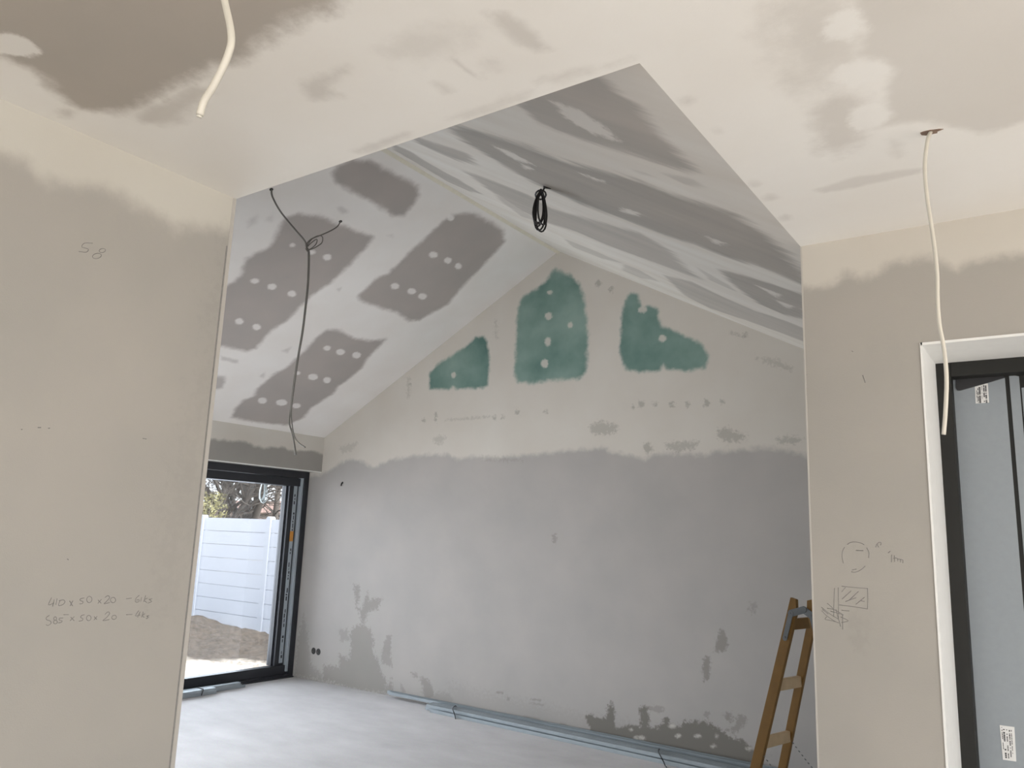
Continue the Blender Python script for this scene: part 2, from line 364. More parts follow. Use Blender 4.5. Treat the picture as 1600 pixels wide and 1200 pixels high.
# ---- back wall (gable)
S = Surface((0, 1, 0), YB, ((1, 0, 0), (0, 0, 1)))
def ztop(x): return ZR+.02-(KL*(XR-x) if x < XR else KR*(x-XR))
XB0, XB1 = -7.285, -.53
S.grid(lambda u, v: (lambda x: (x, YB, ZF+(ztop(x)+.02-ZF)*v))(XB0+(XR-XB0)*u), 215, 250, (0, .3, 0), False)
S.grid(lambda u, v: (lambda x: (x, YB, ZF+(ztop(x)+.02-ZF)*v))(XR+(XB1-XR)*u), 200, 250, (0, .3, 0), False)
S.mark('gyp', [(440, 752), (500, 742), (520, 732), (535, 722), (552, 717), (568, 722), (584, 732), (592, 726), (612, 717), (650, 712), (698, 710), (715, 718), (740, 712), (772, 716), (800, 712), (835, 711), (862, 707), (900, 703), (940, 700), (955, 705), (990, 713), (1008, 717), (1025, 709), (1100, 709), (1145, 703), (1200, 700), (1235, 705), (1262, 711), (1500, 715), (1500, 1800), (300, 1800)], .022, 1.0)
T = 'teal'
S.mark(T, [(671, 584), (671, 608), (702, 608), (709, 604), (713, 608), (756, 606), (761, 603), (765, 569), (762, 537), (756, 525), (743, 527), (724, 544), (702, 558), (684, 569)], .02)
S.mark(T, [(868, 420), (890, 430), (906, 446), (915, 480), (919, 525), (917, 578), (906, 592), (859, 595), (827, 599), (809, 598), (804, 587), (806, 540), (809, 481), (815, 466), (834, 453), (852, 442), (860, 428)], .025)
S.mark(T, [(984, 459), (996, 459), (1003, 481), (1015, 478), (1027, 482), (1032, 509), (1046, 514), (1077, 528), (1096, 537), (1108, 558), (1102, 575), (1071, 580), (1043, 577), (1037, 569), (1031, 578), (1012, 582), (977, 577), (968, 550), (971, 494), (977, 469)], .02)
S.dots([(709, 586, 4, 5), (859, 457, 5, 3), (857, 494, 6, 6), (891, 508, 4, 5), (856, 534, 5, 7), (851, 568, 6, 7), (1035, 529, 6, 6), (1004, 484, 7, 5)], 0)
def smudge(pts, s_=.5, soft=.02): S.mark('stain', pts, soft, s_ if s_ > .7 else s_*.8)
for x, y, r in ((1002, 631, 5), (1023, 632, 4), (1050, 632, 4), (1075, 632, 4), (1104, 630, 6), (1128, 627, 3), (662, 657, 3), (681, 648, 3), (681, 656, 3), (808, 644, 4), (786, 652, 3), (853, 643, 3), (773, 653, 3), (765, 440, 5), (782, 448, 4), (742, 470, 5), (935, 443, 5), (955, 452, 4), (640, 600, 3), (1012, 700, 8), (1165, 524, 4), (990, 636, 3), (955, 668, 5)):
    S.mark('stain', [(x+r*math.cos(k), y+r*1.1*math.sin(k)) for k in range(6)], .014, .38)
smudge([(636, 590), (641, 590), (640, 622), (636, 622)], .25)
smudge([(773, 500), (777, 500), (777, 530), (773, 530)], .25)
smudge([(696, 655), (740, 651), (775, 648), (775, 651), (740, 655), (696, 658)], .28, .01)
smudge([(920, 668), (935, 658), (965, 664), (962, 676), (938, 680), (924, 676)], .42)
smudge([(676, 686), (688, 680), (697, 684), (690, 694), (680, 694)], .3)
smudge([(1121, 672), (1135, 668), (1168, 682), (1160, 688), (1140, 692), (1122, 684)], .45)
smudge([(1040, 694), (1060, 690), (1092, 690), (1085, 700), (1060, 706), (1045, 702)], .42)
smudge([(1210, 686), (1235, 682), (1255, 686), (1245, 694), (1222, 694)], .4)
smudge([(1180, 558), (1205, 560), (1240, 575), (1235, 580), (1200, 568)], .3)
smudge([(1140, 516), (1156, 522), (1156, 526), (1140, 522)], .3, .01)
smudge([(530, 700), (545, 694), (560, 690), (550, 704), (535, 708)], .25)
smudge([(750, 712), (760, 720), (820, 720), (790, 714)], .2)
# damp and bare patches low on the wall, and a faint darker band
smudge([(862, 836), (868, 834), (871, 846), (864, 850)], .45, .012)
smudge([(1172, 945), (1182, 943), (1181, 958), (1170, 956)], .35, .02)
smudge([(1124, 985), (1131, 984), (1136, 1000), (1138, 1012), (1130, 1020), (1116, 1018), (1119, 1004)], .62, .014)
smudge([(1100, 1028), (1108, 1026), (1110, 1040), (1107, 1064), (1100, 1066), (1098, 1045)], .62, .012)
smudge([(553, 914), (561, 914), (562, 935), (557, 950), (565, 952), (570, 935), (575, 925), (577, 938), (584, 935), (597, 936), (590, 952), (578, 955), (572, 962), (570, 978), (578, 982), (584, 1000), (582, 1018), (590, 1030), (596, 1050), (602, 1060), (604, 1075), (612, 1060), (614, 1086), (560, 1078), (504, 1062), (505, 1040), (530, 1042), (530, 1022), (545, 1030), (549, 1010), (546, 990), (553, 980), (565, 975), (563, 960), (556, 945)], .5, .022)
smudge([(530, 985), (542, 982), (548, 1000), (532, 1002)], .35, .02)
smudge([(604, 994), (611, 992), (611, 1024), (604, 1026), (596, 1020)], .45, .014)
smudge([(600, 1005), (612, 1030), (613, 1044), (596, 1034)], .4, .014)
smudge([(474, 960), (480, 990), (487, 1040), (500, 1050), (505, 1062), (460, 1056), (466, 1000)], .35, .03)
smudge([(655, 1058), (668, 1060), (676, 1075), (680, 1092), (664, 1096), (660, 1072)], .5, .016)
smudge([(640, 1050), (650, 1052), (656, 1060), (646, 1058)], .4, .012)
smudge([(625, 1066), (634, 1080), (628, 1086)], .35, .012)
smudge([(660, 1082), (700, 1082), (720, 1094), (700, 1104), (664, 1096)], .3, .03)
D = .8
smudge([(912, 1120), (922, 1114), (930, 1120), (946, 1122), (950, 1106), (955, 1095), (960, 1108), (962, 1135), (985, 1132), (1000, 1135), (1000, 1106), (1006, 1102), (1013, 1106), (1014, 1136), (1030, 1136), (1040, 1120), (1044, 1118), (1048, 1134), (1062, 1134), (1070, 1127), (1100, 1127), (1124, 1138), (1140, 1152), (1160, 1156), (1192, 1182), (1200, 1215), (1140, 1205), (1000, 1172), (900, 1150), (900, 1132), (918, 1136)], D, .016)
smudge([(812, 1112), (845, 1116), (852, 1128), (868, 1124), (886, 1124), (892, 1140), (905, 1152), (860, 1146), (815, 1136)], .42, .02)
smudge([(1130, 1115), (1142, 1114), (1143, 1128), (1134, 1126)], .55, .014)
smudge([(1136, 1140), (1150, 1132), (1152, 1118), (1166, 1120), (1164, 1134), (1150, 1146)], .5, .016)
smudge([(1012, 1104), (1030, 1104), (1040, 1106), (1030, 1116), (1018, 1110)], .4, .012)
smudge([(1100, 1112), (1108, 1112), (1108, 1122), (1100, 1122)], .4, .012)
smudge([(774, 1080), (788, 1082), (786, 1085), (776, 1083)], .6, .006)
smudge([(826, 1090), (846, 1093), (846, 1097), (828, 1093)], .5, .006)
smudge([(828, 1098), (850, 1101), (850, 1104), (828, 1101)], .4, .006)
smudge([(792, 1088), (796, 1088), (796, 1094), (792, 1094)], .5, .006)
smudge([(700, 1070), (1200, 1180), (1200, 1215), (700, 1112)], .12, .06)  # faint darker band along the foot of the wall
S.dots([(1090, 1150, 6, 3), (1115, 1166, 5, 2), (1050, 1135, 6, 3), (1000, 1153, 10, 3), (1120, 1150, 3, 3), (1060, 1150, 5, 3), (985, 1140, 3, 2), (1170, 1170, 6, 2)], 0)
wb = S.build('wall_back', M_back)

# ---- window wall of the vaulted room
OY0, OZ1 = 2.0, .612
S = Surface((1, 0, 0), XW, ((0, 1, 0), (0, 0, 1)))
def rectx(y0, y1, z0, z1): return lambda u, v: (XW, y0+(y1-y0)*u, z0+(z1-z0)*v)
S.grid(rectx(OY0, YB, OZ1, ZC+.01), 160, 24, (-.44, 0, 0))
S.grid(rectx(1.24, OY0, ZF, ZC+.01), 4, 4, (-.44, 0, 0))
S.mark('gyp', [(200, 680), (325, 686), (355, 688), (385, 690), (398, 697), (412, 700), (440, 698), (452, 703), (470, 704), (485, 704), (503, 708), (520, 720), (520, 800), (200, 800)], .014, 1.0)
S.build('wall_far_left', M_lintel)

# ---- sloping ceilings of the vault
TL = math.hypot(1, KL)
RW = .022   # half width of the taped ridge strip
S = Surface((-KL, 0, 1), ZC-KL*XW, ((1, 0, 0), (0, 1, 0)))
S.grid(lambda u, v: (lambda x: (x, Y1+(YB-Y1)*v, ZC+KL*(x-XW)))(XW+(XR-RW-XW)*u), 190, 235, (0, 0, .3), True)
g = lambda pts, st=1.0, soft=.022: S.mark('gyp', pts, soft, st)
g([(520, 270), (530, 258), (552, 250), (575, 250), (602, 265), (640, 283), (653, 292), (655, 305), (632, 337), (615, 338), (590, 320), (560, 305), (526, 286)])
g([(465, 334), (500, 338), (517, 345), (582, 370), (574, 385), (542, 418), (520, 440), (490, 460), (470, 478), (447, 502), (422, 517), (400, 545), (385, 549), (345, 540), (300, 540), (300, 470), (345, 452), (376, 432), (384, 405), (422, 385), (438, 352), (448, 340)])
g([(705, 335), (740, 332), (786, 360), (789, 378), (770, 398), (742, 428), (725, 445), (700, 475), (656, 500), (640, 501), (618, 488), (562, 470), (560, 462), (592, 432), (606, 428), (640, 394), (688, 350)])
g([(510, 515), (530, 516), (550, 527), (577, 532), (603, 530), (592, 542), (572, 562), (565, 575), (542, 595), (530, 602), (520, 616), (486, 637), (475, 652), (450, 664), (397, 660), (362, 652), (367, 640), (380, 625), (396, 620), (402, 607), (428, 585), (447, 574), (478, 546), (496, 526)])
g([(300, 585), (350, 588), (352, 595), (348, 606), (300, 615)], .8)
g([(345, 556), (372, 563), (372, 568), (345, 562)], .5, .012)
g([(388, 345), (402, 335), (398, 348), (388, 356)], .35); g([(418, 343), (427, 333), (424, 345)], .3); g([(405, 588), (415, 580), (412, 590)], .4, .012)
g([(525, 324), (535, 322), (545, 332), (535, 334)], .35, .014); g([(604, 368), (614, 366), (614, 372)], .3, .012); g([(440, 548), (455, 542), (450, 552)], .4, .012); g([(525, 452), (535, 448), (530, 456)], .4, .01)
S.dots([(487, 394, 6, 4), (511, 402, 7, 5), (398, 439, 7, 4), (425, 448, 7, 5), (456, 459, 7, 5), (374, 502, 7, 5), (401, 511, 7, 5), (457, 383, 5, 3), (677, 398, 7, 5), (700, 407, 6, 5), (716, 416, 5, 5), (617, 447, 7, 5), (643, 455, 7, 5), (660, 463, 7, 5), (511, 544, 6, 4), (532, 550, 7, 5), (557, 555, 7, 5), (465, 583, 5, 3), (489, 589, 8, 5), (511, 594, 6, 5), (410, 626, 7, 5), (440, 629, 9, 5), (463, 634, 7, 4), (704, 340, 6, 5)], 0)
S.build('ceiling', M_slope)

S = Surface((KR, 0, 1), ZC+KR*X2, ((1, 0, 0), (0, 1, 0)))
XE = X2+.12
S.grid(lambda u, v: (lambda x: (x, Y1+(Y3+.003-Y1)*v, ZC+KR*(X2-x)))(XR+RW+(X2-XR-RW)*u), 200, 64, (0, 0, .3), True)
S.grid(lambda u, v: (lambda x: (x, Y3+.003+(YB-Y3-.003)*v, ZC+KR*(X2-x)))(XR+RW+(XE-XR-RW)*u), 208, 172, (0, 0, .3), True)
g = lambda pts, st=1.0, soft=.03: S.mark('gyp', pts, soft, st)
g([(880, 100), (937, 117), (965, 140), (995, 167), (1025, 200), (1050, 230), (1085, 266), (1062, 265), (1035, 256), (1000, 245), (950, 230), (905, 217), (870, 205), (838, 190), (817, 172), (806, 160), (830, 140)], .85, .022)
g([(890, 130), (940, 150), (985, 200), (960, 215), (925, 190), (890, 160)], 1.0, .05)
g([(700, 190), (735, 202), (775, 213), (825, 228), (875, 250), (925, 264), (1000, 284), (1050, 304), (1100, 318), (1150, 334), (1187, 360), (1215, 380), (1240, 412), (1262, 430), (1262, 448), (1225, 432), (1180, 414), (1140, 404), (1090, 384), (1040, 368), (1000, 352), (950, 334), (905, 318), (862, 298), (830, 284), (795, 264), (758, 240), (725, 222)], 1.0, .035)
g([(640, 208), (657, 216), (700, 230), (730, 240), (744, 256), (712, 250), (675, 234), (650, 222)], .85, .025)
g([(608, 222), (640, 236), (675, 258), (712, 278), (752, 302), (735, 300), (700, 284), (660, 260), (618, 236)], .75, .02)
g([(722, 266), (775, 284), (825, 304), (862, 326), (925, 344), (1000, 364), (1042, 388), (1070, 418), (1098, 438), (1060, 424), (1000, 402), (950, 384), (900, 362), (850, 346), (812, 328), (775, 304)], .75, .03)
g([(765, 292), (800, 318), (842, 346), (815, 338), (780, 312)], .5, .02)
g([(1120, 420), (1160, 430), (1200, 442), (1262, 462), (1262, 500), (1225, 492), (1185, 474), (1150, 448)], .95, .022)
g([(1038, 430), (1080, 440), (1130, 464), (1180, 486), (1225, 500), (1262, 516), (1262, 536), (1220, 520), (1170, 502), (1110, 482), (1070, 462)], .7, .02)
g([(975, 412), (1000, 422), (1030, 440), (1000, 434), (972, 422)], .5, .016)
g([(880, 372), (930, 392), (975, 412), (940, 404), (895, 386)], .5, .016)
g([(1040, 272), (1080, 280), (1098, 290), (1070, 288)], .4, .012); g([(980, 262), (1010, 270), (1030, 280), (1000, 272)], .3, .012)
g([(1090, 418), (1140, 446), (1150, 456), (1110, 438)], .4, .012)
for q in ([(862, 157), (905, 172), (955, 206), (968, 222), (925, 208), (885, 185)], [(770, 228), (800, 238), (835, 258), (805, 250)], [(900, 268), (950, 285), (930, 282)], [(975, 325), (1000, 333), (995, 338), (970, 330)], [(1180, 445), (1220, 460), (1215, 466)], [(1210, 468), (1240, 478), (1230, 482)], [(1100, 368), (1135, 380), (1120, 382)], [(815, 255), (835, 265), (820, 264)]):
    S.mark('dot', q, .03)
    S.marks['dot'][-1] = (S.marks['dot'][-1][0], .02, 1)
S.build('ceiling', M_slope2)
# taped ridge, its bright line put into the cream colour and the shape
zr = ZC+KR*(X2-XR-RW)
MB().prism([(XR-RW, Y1, ZC+KL*(XR-RW-XW)), (XR-RW*.3, Y1, ZC+KL*(XR-RW-XW)-.018), (XR+RW, Y1, zr), (XR+RW, Y1, zr+.3), (XR-RW, Y1, zr+.3)], (0, YB-Y1, 0)).build('trim_1', M_cream)['kind'] = 'structure'

# ---- near wall and gable of the vault, hidden walls that close the rooms
wf = MB(); wf.box(-7.29, -6.2, 1.24, Y1, ZF, ZC); wf.box(-4.2, X1-.001, 1.24, Y1, ZF, ZC); wf.box(-6.2, -4.2, 1.24, Y1, ZF, -1.2); wf.box(-6.2, -4.2, 1.24, Y1, .6, ZC)
wf.prism([(XW-.3, 1.24, ZC+.03), (X2, 1.24, ZC+.03), (X2, 1.24, ZC+.06), (XR, 1.24, ZR+.15), (XW-.3, 1.24, ZC+.05)], (0, Y1-1.24, 0))
wf.build('wall_near', M_plain)['kind'] = 'structure'
w2 = empty('added_window', (-5.2, 1.3, -1.2)); w2['kind'] = 'structure'  # unseen window added behind the left wall to brighten the vault
m = MB(); m.box(-6.2, -6.13, 1.26, 1.33, -1.2, .6); m.box(-4.27, -4.2, 1.26, 1.33, -1.2, .6); m.box(-6.13, -4.27, 1.26, 1.33, -1.2, -1.13); m.box(-6.13, -4.27, 1.26, 1.33, .53, .6); m.box(-5.23, -5.17, 1.26, 1.33, -1.13, .53); m.build('frame', M_black, w2)
MB().box(-6.13, -4.27, 1.29, 1.295, -1.13, .53).build('pane', M_glass, w2)
MB().box(X2, -.53, Y3+.29, YB, ZF, ZC+.02).build('wall_far_right', M_plain)['kind'] = 'structure'
wm = MB(); wm.box(-2.4, -.9, -4.1, -3.95, ZF, ZC); wm.box(2.7, 3.3, -4.1, -3.95, ZF, ZC); wm.box(-.9, 2.7, -4.1, -3.95, .6, ZC)  # unseen rear opening added to let daylight into the near room
wm.build('wall_rear', M_plain)['kind'] = 'structure'
wm = MB(); wm.box(3.15, 3.3, -3.95, -1.9, ZF, ZC); wm.box(3.15, 3.3, 2.3, Y3, ZF, ZC); wm.box(3.15, 3.3, -1.9, 2.3, .6, ZC)  # unseen side opening added so the sun reaches the floor
wm.build('wall_side', M_plain)['kind'] = 'structure'

# ---- corner beads
o = MB().box(X1-.004, X1+.001, Y1-.011, Y1+.001, ZF, ZC-.002)
o.build('trim_2', M_bead)['kind'] = 'structure'
MB().box(X1-.002, X1+.0006, Y1-.0165, Y1-.0125, ZF, ZC-.16).build('bead_gap_shade', M_pencil)['kind'] = 'structure'  # dark strip paints the shade of the gap beside the bead
MB().box(X2-.001, X2+.004, Y3-.0015, Y3+.004, ZF, ZC-.003).build('trim_4', M_bead)['kind'] = 'structure'
MB().box(XW-.01, XW+.002, OY0, YB-.002, OZ1-.008, OZ1+.002).build('trim_5', M_white)['kind'] = 'structure'

# ------------------------------------------------------------------ doorway on the right
rev = MB()
rev.box(DX0-.002, DX0+.004, Y3-.003, Y3+.29, ZF, DZ+.004); rev.box(DX1-.004, DX1, Y3-.003, Y3+.29, ZF, DZ); rev.box(DX0, DX1, Y3-.003, Y3+.29, DZ-.004, DZ+.004)
rev.build('trim_6', M_white)['kind'] = 'structure'
YD = Y3+.29
door = empty('door_1', (.2, YD+.05, ZF)); door['kind'] = 'structure'
fr = MB(); fr.box(DX0-.02, DX0+.047, YD, YD+.09, ZF, DZ+.03); fr.box(DX1-.062, DX1+.02, YD, YD+.09, ZF, DZ+.03); fr.box(DX0+.047, DX1-.062, YD, YD+.09, DZ-.052, DZ+.03)
fr.build('frame', M_dark, door, .002)
YL = YD+.06
def pxl(x, y, Y=YL): return onY((x, y), Y)
xa = pxl(1487, 700)[0]; xb = pxl(1574, 620)[0]
leaf = MB(); leaf.box(DX0+.02, DX1-.058, YL+.004, YL+.06, ZF+.01, DZ-.045)
leaf.build('leaf', M_dark, door)
def film(name, pts, mat, y=YL, th=-.004, parent=door):
    return MB().prism([onY(p, y) for p in pts], (0, th, 0)).build(name, mat, parent)
bz = ZF+.03
f1 = [onY(p, YL) for p in [(1487, 588.5), (1493, 587), (1493.4, 606), (1495.5, 610.2), (1499, 610.5), (1535, 601), (1570, 590.5)]]
x0, x1 = onY((1487, 588.5), YL)[0], onY((1570, 590.5), YL)[0]
MB().prism([np.array([x0, YL, bz])]+[np.array([q[0] if i else x0, YL, q[2]]) for i, q in enumerate(f1)]+[np.array([x1, YL, bz])], (0, .004, 0)).build('protective_film', M_film, door)
x0, x1 = onY((1576.5, 586), YL)[0], onY((1592, 588), YL)[0]
z0, z1 = onY((1576.5, 585), YL)[2], onY((1592, 588), YL)[2]
MB().prism([(x0, YL, bz), (x0, YL, z0), (x1, YL, z1), (x1, YL, bz)], (0, .004, 0)).build('protective_film', M_film, door)
x2 = onY((1596, 606), YL)[0]; z2 = onY((1596, 606), YL)[2]
MB().prism([(x2, YL, bz), (x2, YL, z2), (x2+.3, YL, z2+.03), (x2+.3, YL, bz)], (0, .004, 0)).build('protective_film', M_film, door)
# torn back film shows the black tape below
MB().prism([onY(p, YL-.006) for p in [(1493.5, 587), (1570, 574.5), (1570, 590), (1535, 600.5), (1500, 610), (1495.5, 609.5), (1493.5, 606)]], (0, .006, 0)).build('tape', M_strap, door)
def sticker(corners, rows, name='sticker'):
    q = [onY(p, YL-.0012) for p in corners]
    st_ = MB().prism(q, (0, .0012, 0)).build(name, M_paper, door)
    ink = MB(); rnd = random.Random(3)
    a, b_, c_, d_ = [np.array(p) for p in q]
    P = lambda u, v: (a*(1-u)+b_*u)*(1-v)+(d_*(1-u)+c_*u)*v
    for (u, w, v0, v1, dens) in rows:
        v = v0
        while v < v1:
            l = rnd.uniform(.015, .05)
            if rnd.random() < dens:
                pts = [P(u, v), P(u+w, v), P(u+w, v+l), P(u, v+l)]
                ink.prism([p+np.array([0, -.0008, 0]) for p in pts], (0, .0005, 0))
            v += l+.012
    io = ink.build('print', M_ink, st_); return st_
sticker([(1523, 601.5), (1543.5, 599), (1545.5, 629), (1524.5, 630.5)], [(.62, .1, .06, .95, .8), (.76, .12, .1, .98, .95), (.18, .07, .2, .95, .7), (.28, .14, .15, .95, .85), (.1, .05, .3, .9, .5), (.5, .03, .1, .9, .5)])
sticker([(1562, 1133), (1585, 1136), (1588, 1190), (1567, 1187)], [(.1, .05, .05, .8, .6), (.2, .12, .1, .55, .9), (.2, .12, .62, .9, .9), (.42, .07, .1, .9, .75), (.6, .08, .06, .9, .6), (.75, .05, .1, .8, .5)])

# ------------------------------------------------------------------ sliding door (window) on the left
win = empty('window_1', (-7.12, 4.5, ZF)); win['kind'] = 'structure'
XF = -7.05
f_ = MB(); f_.box(XF-.17, XF, 6.02, YB-.002, ZF, OZ1-.002); f_.box(XF-.17, XF, OY0, OY0+.07, ZF, OZ1-.002); f_.box(XF-.17, XF, OY0+.07, 6.02, ZF, ZF+.035)
f_.build('frame', M_black, win, .002)
MB().box(XF-.17, XF+.002, OY0+.07, 6.02, OZ1-.075, OZ1-.002).build('head_profile', M_black2, win, .002)
sa = MB(); sa.box(XF-.12, XF-.035, OY0+.07, 6.02, .445, OZ1-.08); sa.box(XF-.12, XF-.03, OY0+.07, 6.015, ZF+.035, ZF+.125)
sa.box(XF-.12, XF-.05, 5.862, 5.978, ZF+.125, .445); sa.box(XF-.12, XF-.05, OY0+.07, OY0+.17, ZF+.125, .445)
sa.box(XF-.16, XF-.09, 5.845, 5.866, ZF+.125, .445)
sa.build('sash', M_black, win, .002)
MB().box(XF-.07, XF-.012, 5.992, 6.018, ZF+.06, .55).build('liner', M_liner, win, .001)
pf = MB().box(XF-.0515, XF-.0465, 5.918, 5.965, ZF+.15, .46).build('protective_film', M_liner, win)
tx = MB(); rnd = random.Random(11); z = ZF+.2
while z < .42:
    l = rnd.uniform(.015, .05)
    if not (-.25 < z < -.05): tx.box(XF-.0466, XF-.0462, 5.929+rnd.uniform(0, .01), 5.944+rnd.uniform(0, .012), z, z+l)
    z += l+rnd.choice((.01, .012, .09))
tx.build('print', M_ink, pf)
q = onX((461, 838), XF-.045)
MB().box(XF-.0475, XF-.044, 5.915, 5.962, q[2]-.055, q[2]+.055).build('warning_sticker', M_orange, win)
MB().box(XF-.142, XF-.136, OY0+.1, 5.866, ZF+.12, .45).build('pane', M_glass, win)
MB().box(XF-.134, XF-.126, OY0+.17, 5.864, .440, .452).build('gasket', M_liner, win)
th = MB(); th.box(XF, XF+.03, OY0, 6.07, ZF, ZF+.012)
th.build('threshold', M_black2, win)
# outer reveal with cream insulation
MB().box(-7.30, XF-.172, 5.962, YB+.28, ZF-.3, OZ1+.2).build('trim_7', M_cream)['kind'] = 'structure'
MB().box(-7.35, -7.296, 1.2, 6.4, OZ1-.001, 1.3).build('trim_8', M_cream)['kind'] = 'structure'

# ------------------------------------------------------------------ outdoors
ZG = -1.92
def msk(x, y):
    return math.exp(-(abs(y-8.15)/1.15)**3.5)*(1/(1+math.exp((x+9.5)*2.2)))*(1/(1+math.exp(-(x+17.5)*2)))
def terr(x, y):
    lift = .05*mnoise.noise(Vector((x*.5, y*.5, 1)))
    cx = -11.6+(y-8)*-.6
    m = msk(x, y)
    rough = .5+.9*mnoise.fractal(Vector((x*2.2, y*2.2, 4)), .8, 2.1, 5)
    taper = .13+.14*min(1, max(0, (-x-10.5)/3))
    return ZG+lift*.5+m*taper*(1+.45*rough)+.05*mnoise.fractal(Vector((x*6, y*6, 0)), .7, 2, 5)*(.12+m)
gv = []; gf = []; nx, ny = 190, 170
for j in range(ny+1):
    for i in range(nx+1):
        x = -22+(14.6)*i/nx; y = 1+11*j/ny; gv.append((x, y, terr(x, y)))
w = nx+1
gf = [(j*w+i, j*w+i+1, (j+1)*w+i+1, (j+1)*w+i) for j in range(ny) for i in range(nx)]
me = bpy.data.meshes.new('ground'); me.from_pydata(gv, [], gf); me.polygons.foreach_set('use_smooth', [True]*len(gf))
a_ = me.attributes.new('soil', 'FLOAT', 'POINT'); a_.data.foreach_set('value', [msk(v[0], v[1]) for v in gv])
M_ground, nt, b = new_mat('soil_and_gravel'); L = nt.links.new
geo = N(nt, 'ShaderNodeNewGeometry'); sx = N(nt, 'ShaderNodeSeparateXYZ'); L(geo.outputs['Position'], sx.inputs[0])
nz = N(nt, 'ShaderNodeTexNoise'); nz.inputs['Scale'].default_value = 1.6; nz.inputs['Detail'].default_value = 7; L(geo.outputs['Position'], nz.inputs['Vector'])
nf = N(nt, 'ShaderNodeTexNoise'); nf.inputs['Scale'].default_value = 13; nf.inputs['Detail'].default_value = 7; nf.inputs['Roughness'].default_value = .7; L(geo.outputs['Position'], nf.inputs['Vector'])
at_ = N(nt, 'ShaderNodeAttribute', attribute_name='soil'); ad = N(nt, 'ShaderNodeMath', operation='MULTIPLY_ADD'); L(nz.outputs['Fac'], ad.inputs[0]); ad.inputs[1].default_value = .7; L(at_.outputs['Fac'], ad.inputs[2])
mr = N(nt, 'ShaderNodeMapRange'); L(ad.outputs[0], mr.inputs[0]); mr.inputs[1].default_value = .55; mr.inputs[2].default_value = .75
soil = N(nt, 'ShaderNodeValToRGB'); soil.color_ramp.elements[0].position = .35; soil.color_ramp.elements[0].color = (.022, .017, .014, 1); soil.color_ramp.elements[1].position = .68; soil.color_ramp.elements[1].color = (.07, .055, .045, 1)
L(nf.outputs['Fac'], soil.inputs[0])
gra = N(nt, 'ShaderNodeValToRGB'); gra.color_ramp.elements[0].position = .3; gra.color_ramp.elements[0].color = (.14, .12, .10, 1); gra.color_ramp.elements[1].position = .6; gra.color_ramp.elements[1].color = (.50, .46, .42, 1)
L(nf.outputs['Fac'], gra.inputs[0]); mg = N(nt, 'ShaderNodeMix', data_type='RGBA'); L(mr.outputs[0], mg.inputs[0]); L(gra.outputs[0], mg.inputs[6]); L(soil.outputs[0], mg.inputs[7])
L(mg.outputs[2], b.inputs['Base Color']); b.inputs['Roughness'].default_value = .95
bp = N(nt, 'ShaderNodeBump'); bp.inputs['Strength'].default_value = .9; bp.inputs['Distance'].default_value = .03; L(nf.outputs['Fac'], bp.inputs['Height']); L(bp.outputs[0], b.inputs['Normal'])
go = link_mesh('ground', me, M_ground); go['kind'] = 'structure'
MB().box(-80, -7.4, -30, 70, ZG-.3, ZG-.12).build('ground', M_ground)['kind'] = 'structure'
MB().box(-7.4, 30, -30, 30, ZG-.3, ZF-.26).build('ground', M_ground)['kind'] = 'structure'

# concrete panel fence, parallel to the gable wall
YFN = 9.6
fence = empty('concrete_fence', (-14, YFN, ZG), 'pale concrete panel fence, tinted skylight blue, beyond the sliding door', 'fence')
PW = 2.05; PH = .252
xp0 = onY((318, 815), YFN)[0]
pm = None
panel = bpy.data.meshes.new('panel')
pb = MB(); pb.box(-PW/2+.04, PW/2-.04, -.02, .02, .006, PH-.006); pb.box(-PW/2+.05, PW/2-.05, -.012, .012, -.002, .008)
panel.from_pydata(pb.v, [], pb.f); panel.materials.append(M_fence)
ztopf = onY((320, 808), YFN)[2]
for k in range(-3, 5):
    xp = xp0+k*PW
    p = MB(); p.box(xp-.065, xp+.065, YFN-.05, YFN+.06, ZG-.1, ztopf+.02)
    p.prism([(xp-.065, YFN-.05, ztopf+.02), (xp+.065, YFN-.05, ztopf+.02), (xp+.03, YFN-.05, ztopf+.045), (xp-.03, YFN-.05, ztopf+.045)], (0, .11, 0))
    p.build('post', M_post, fence, .006)
    for j in range(8):
        o = bpy.data.objects.new('panel', panel); C.objects.link(o); o.parent = fence; o.matrix_parent_inverse = Matrix.Translation(-Vector(fence.location))
        o.location = (xp+PW/2, YFN, ztopf-PH*(j+1))

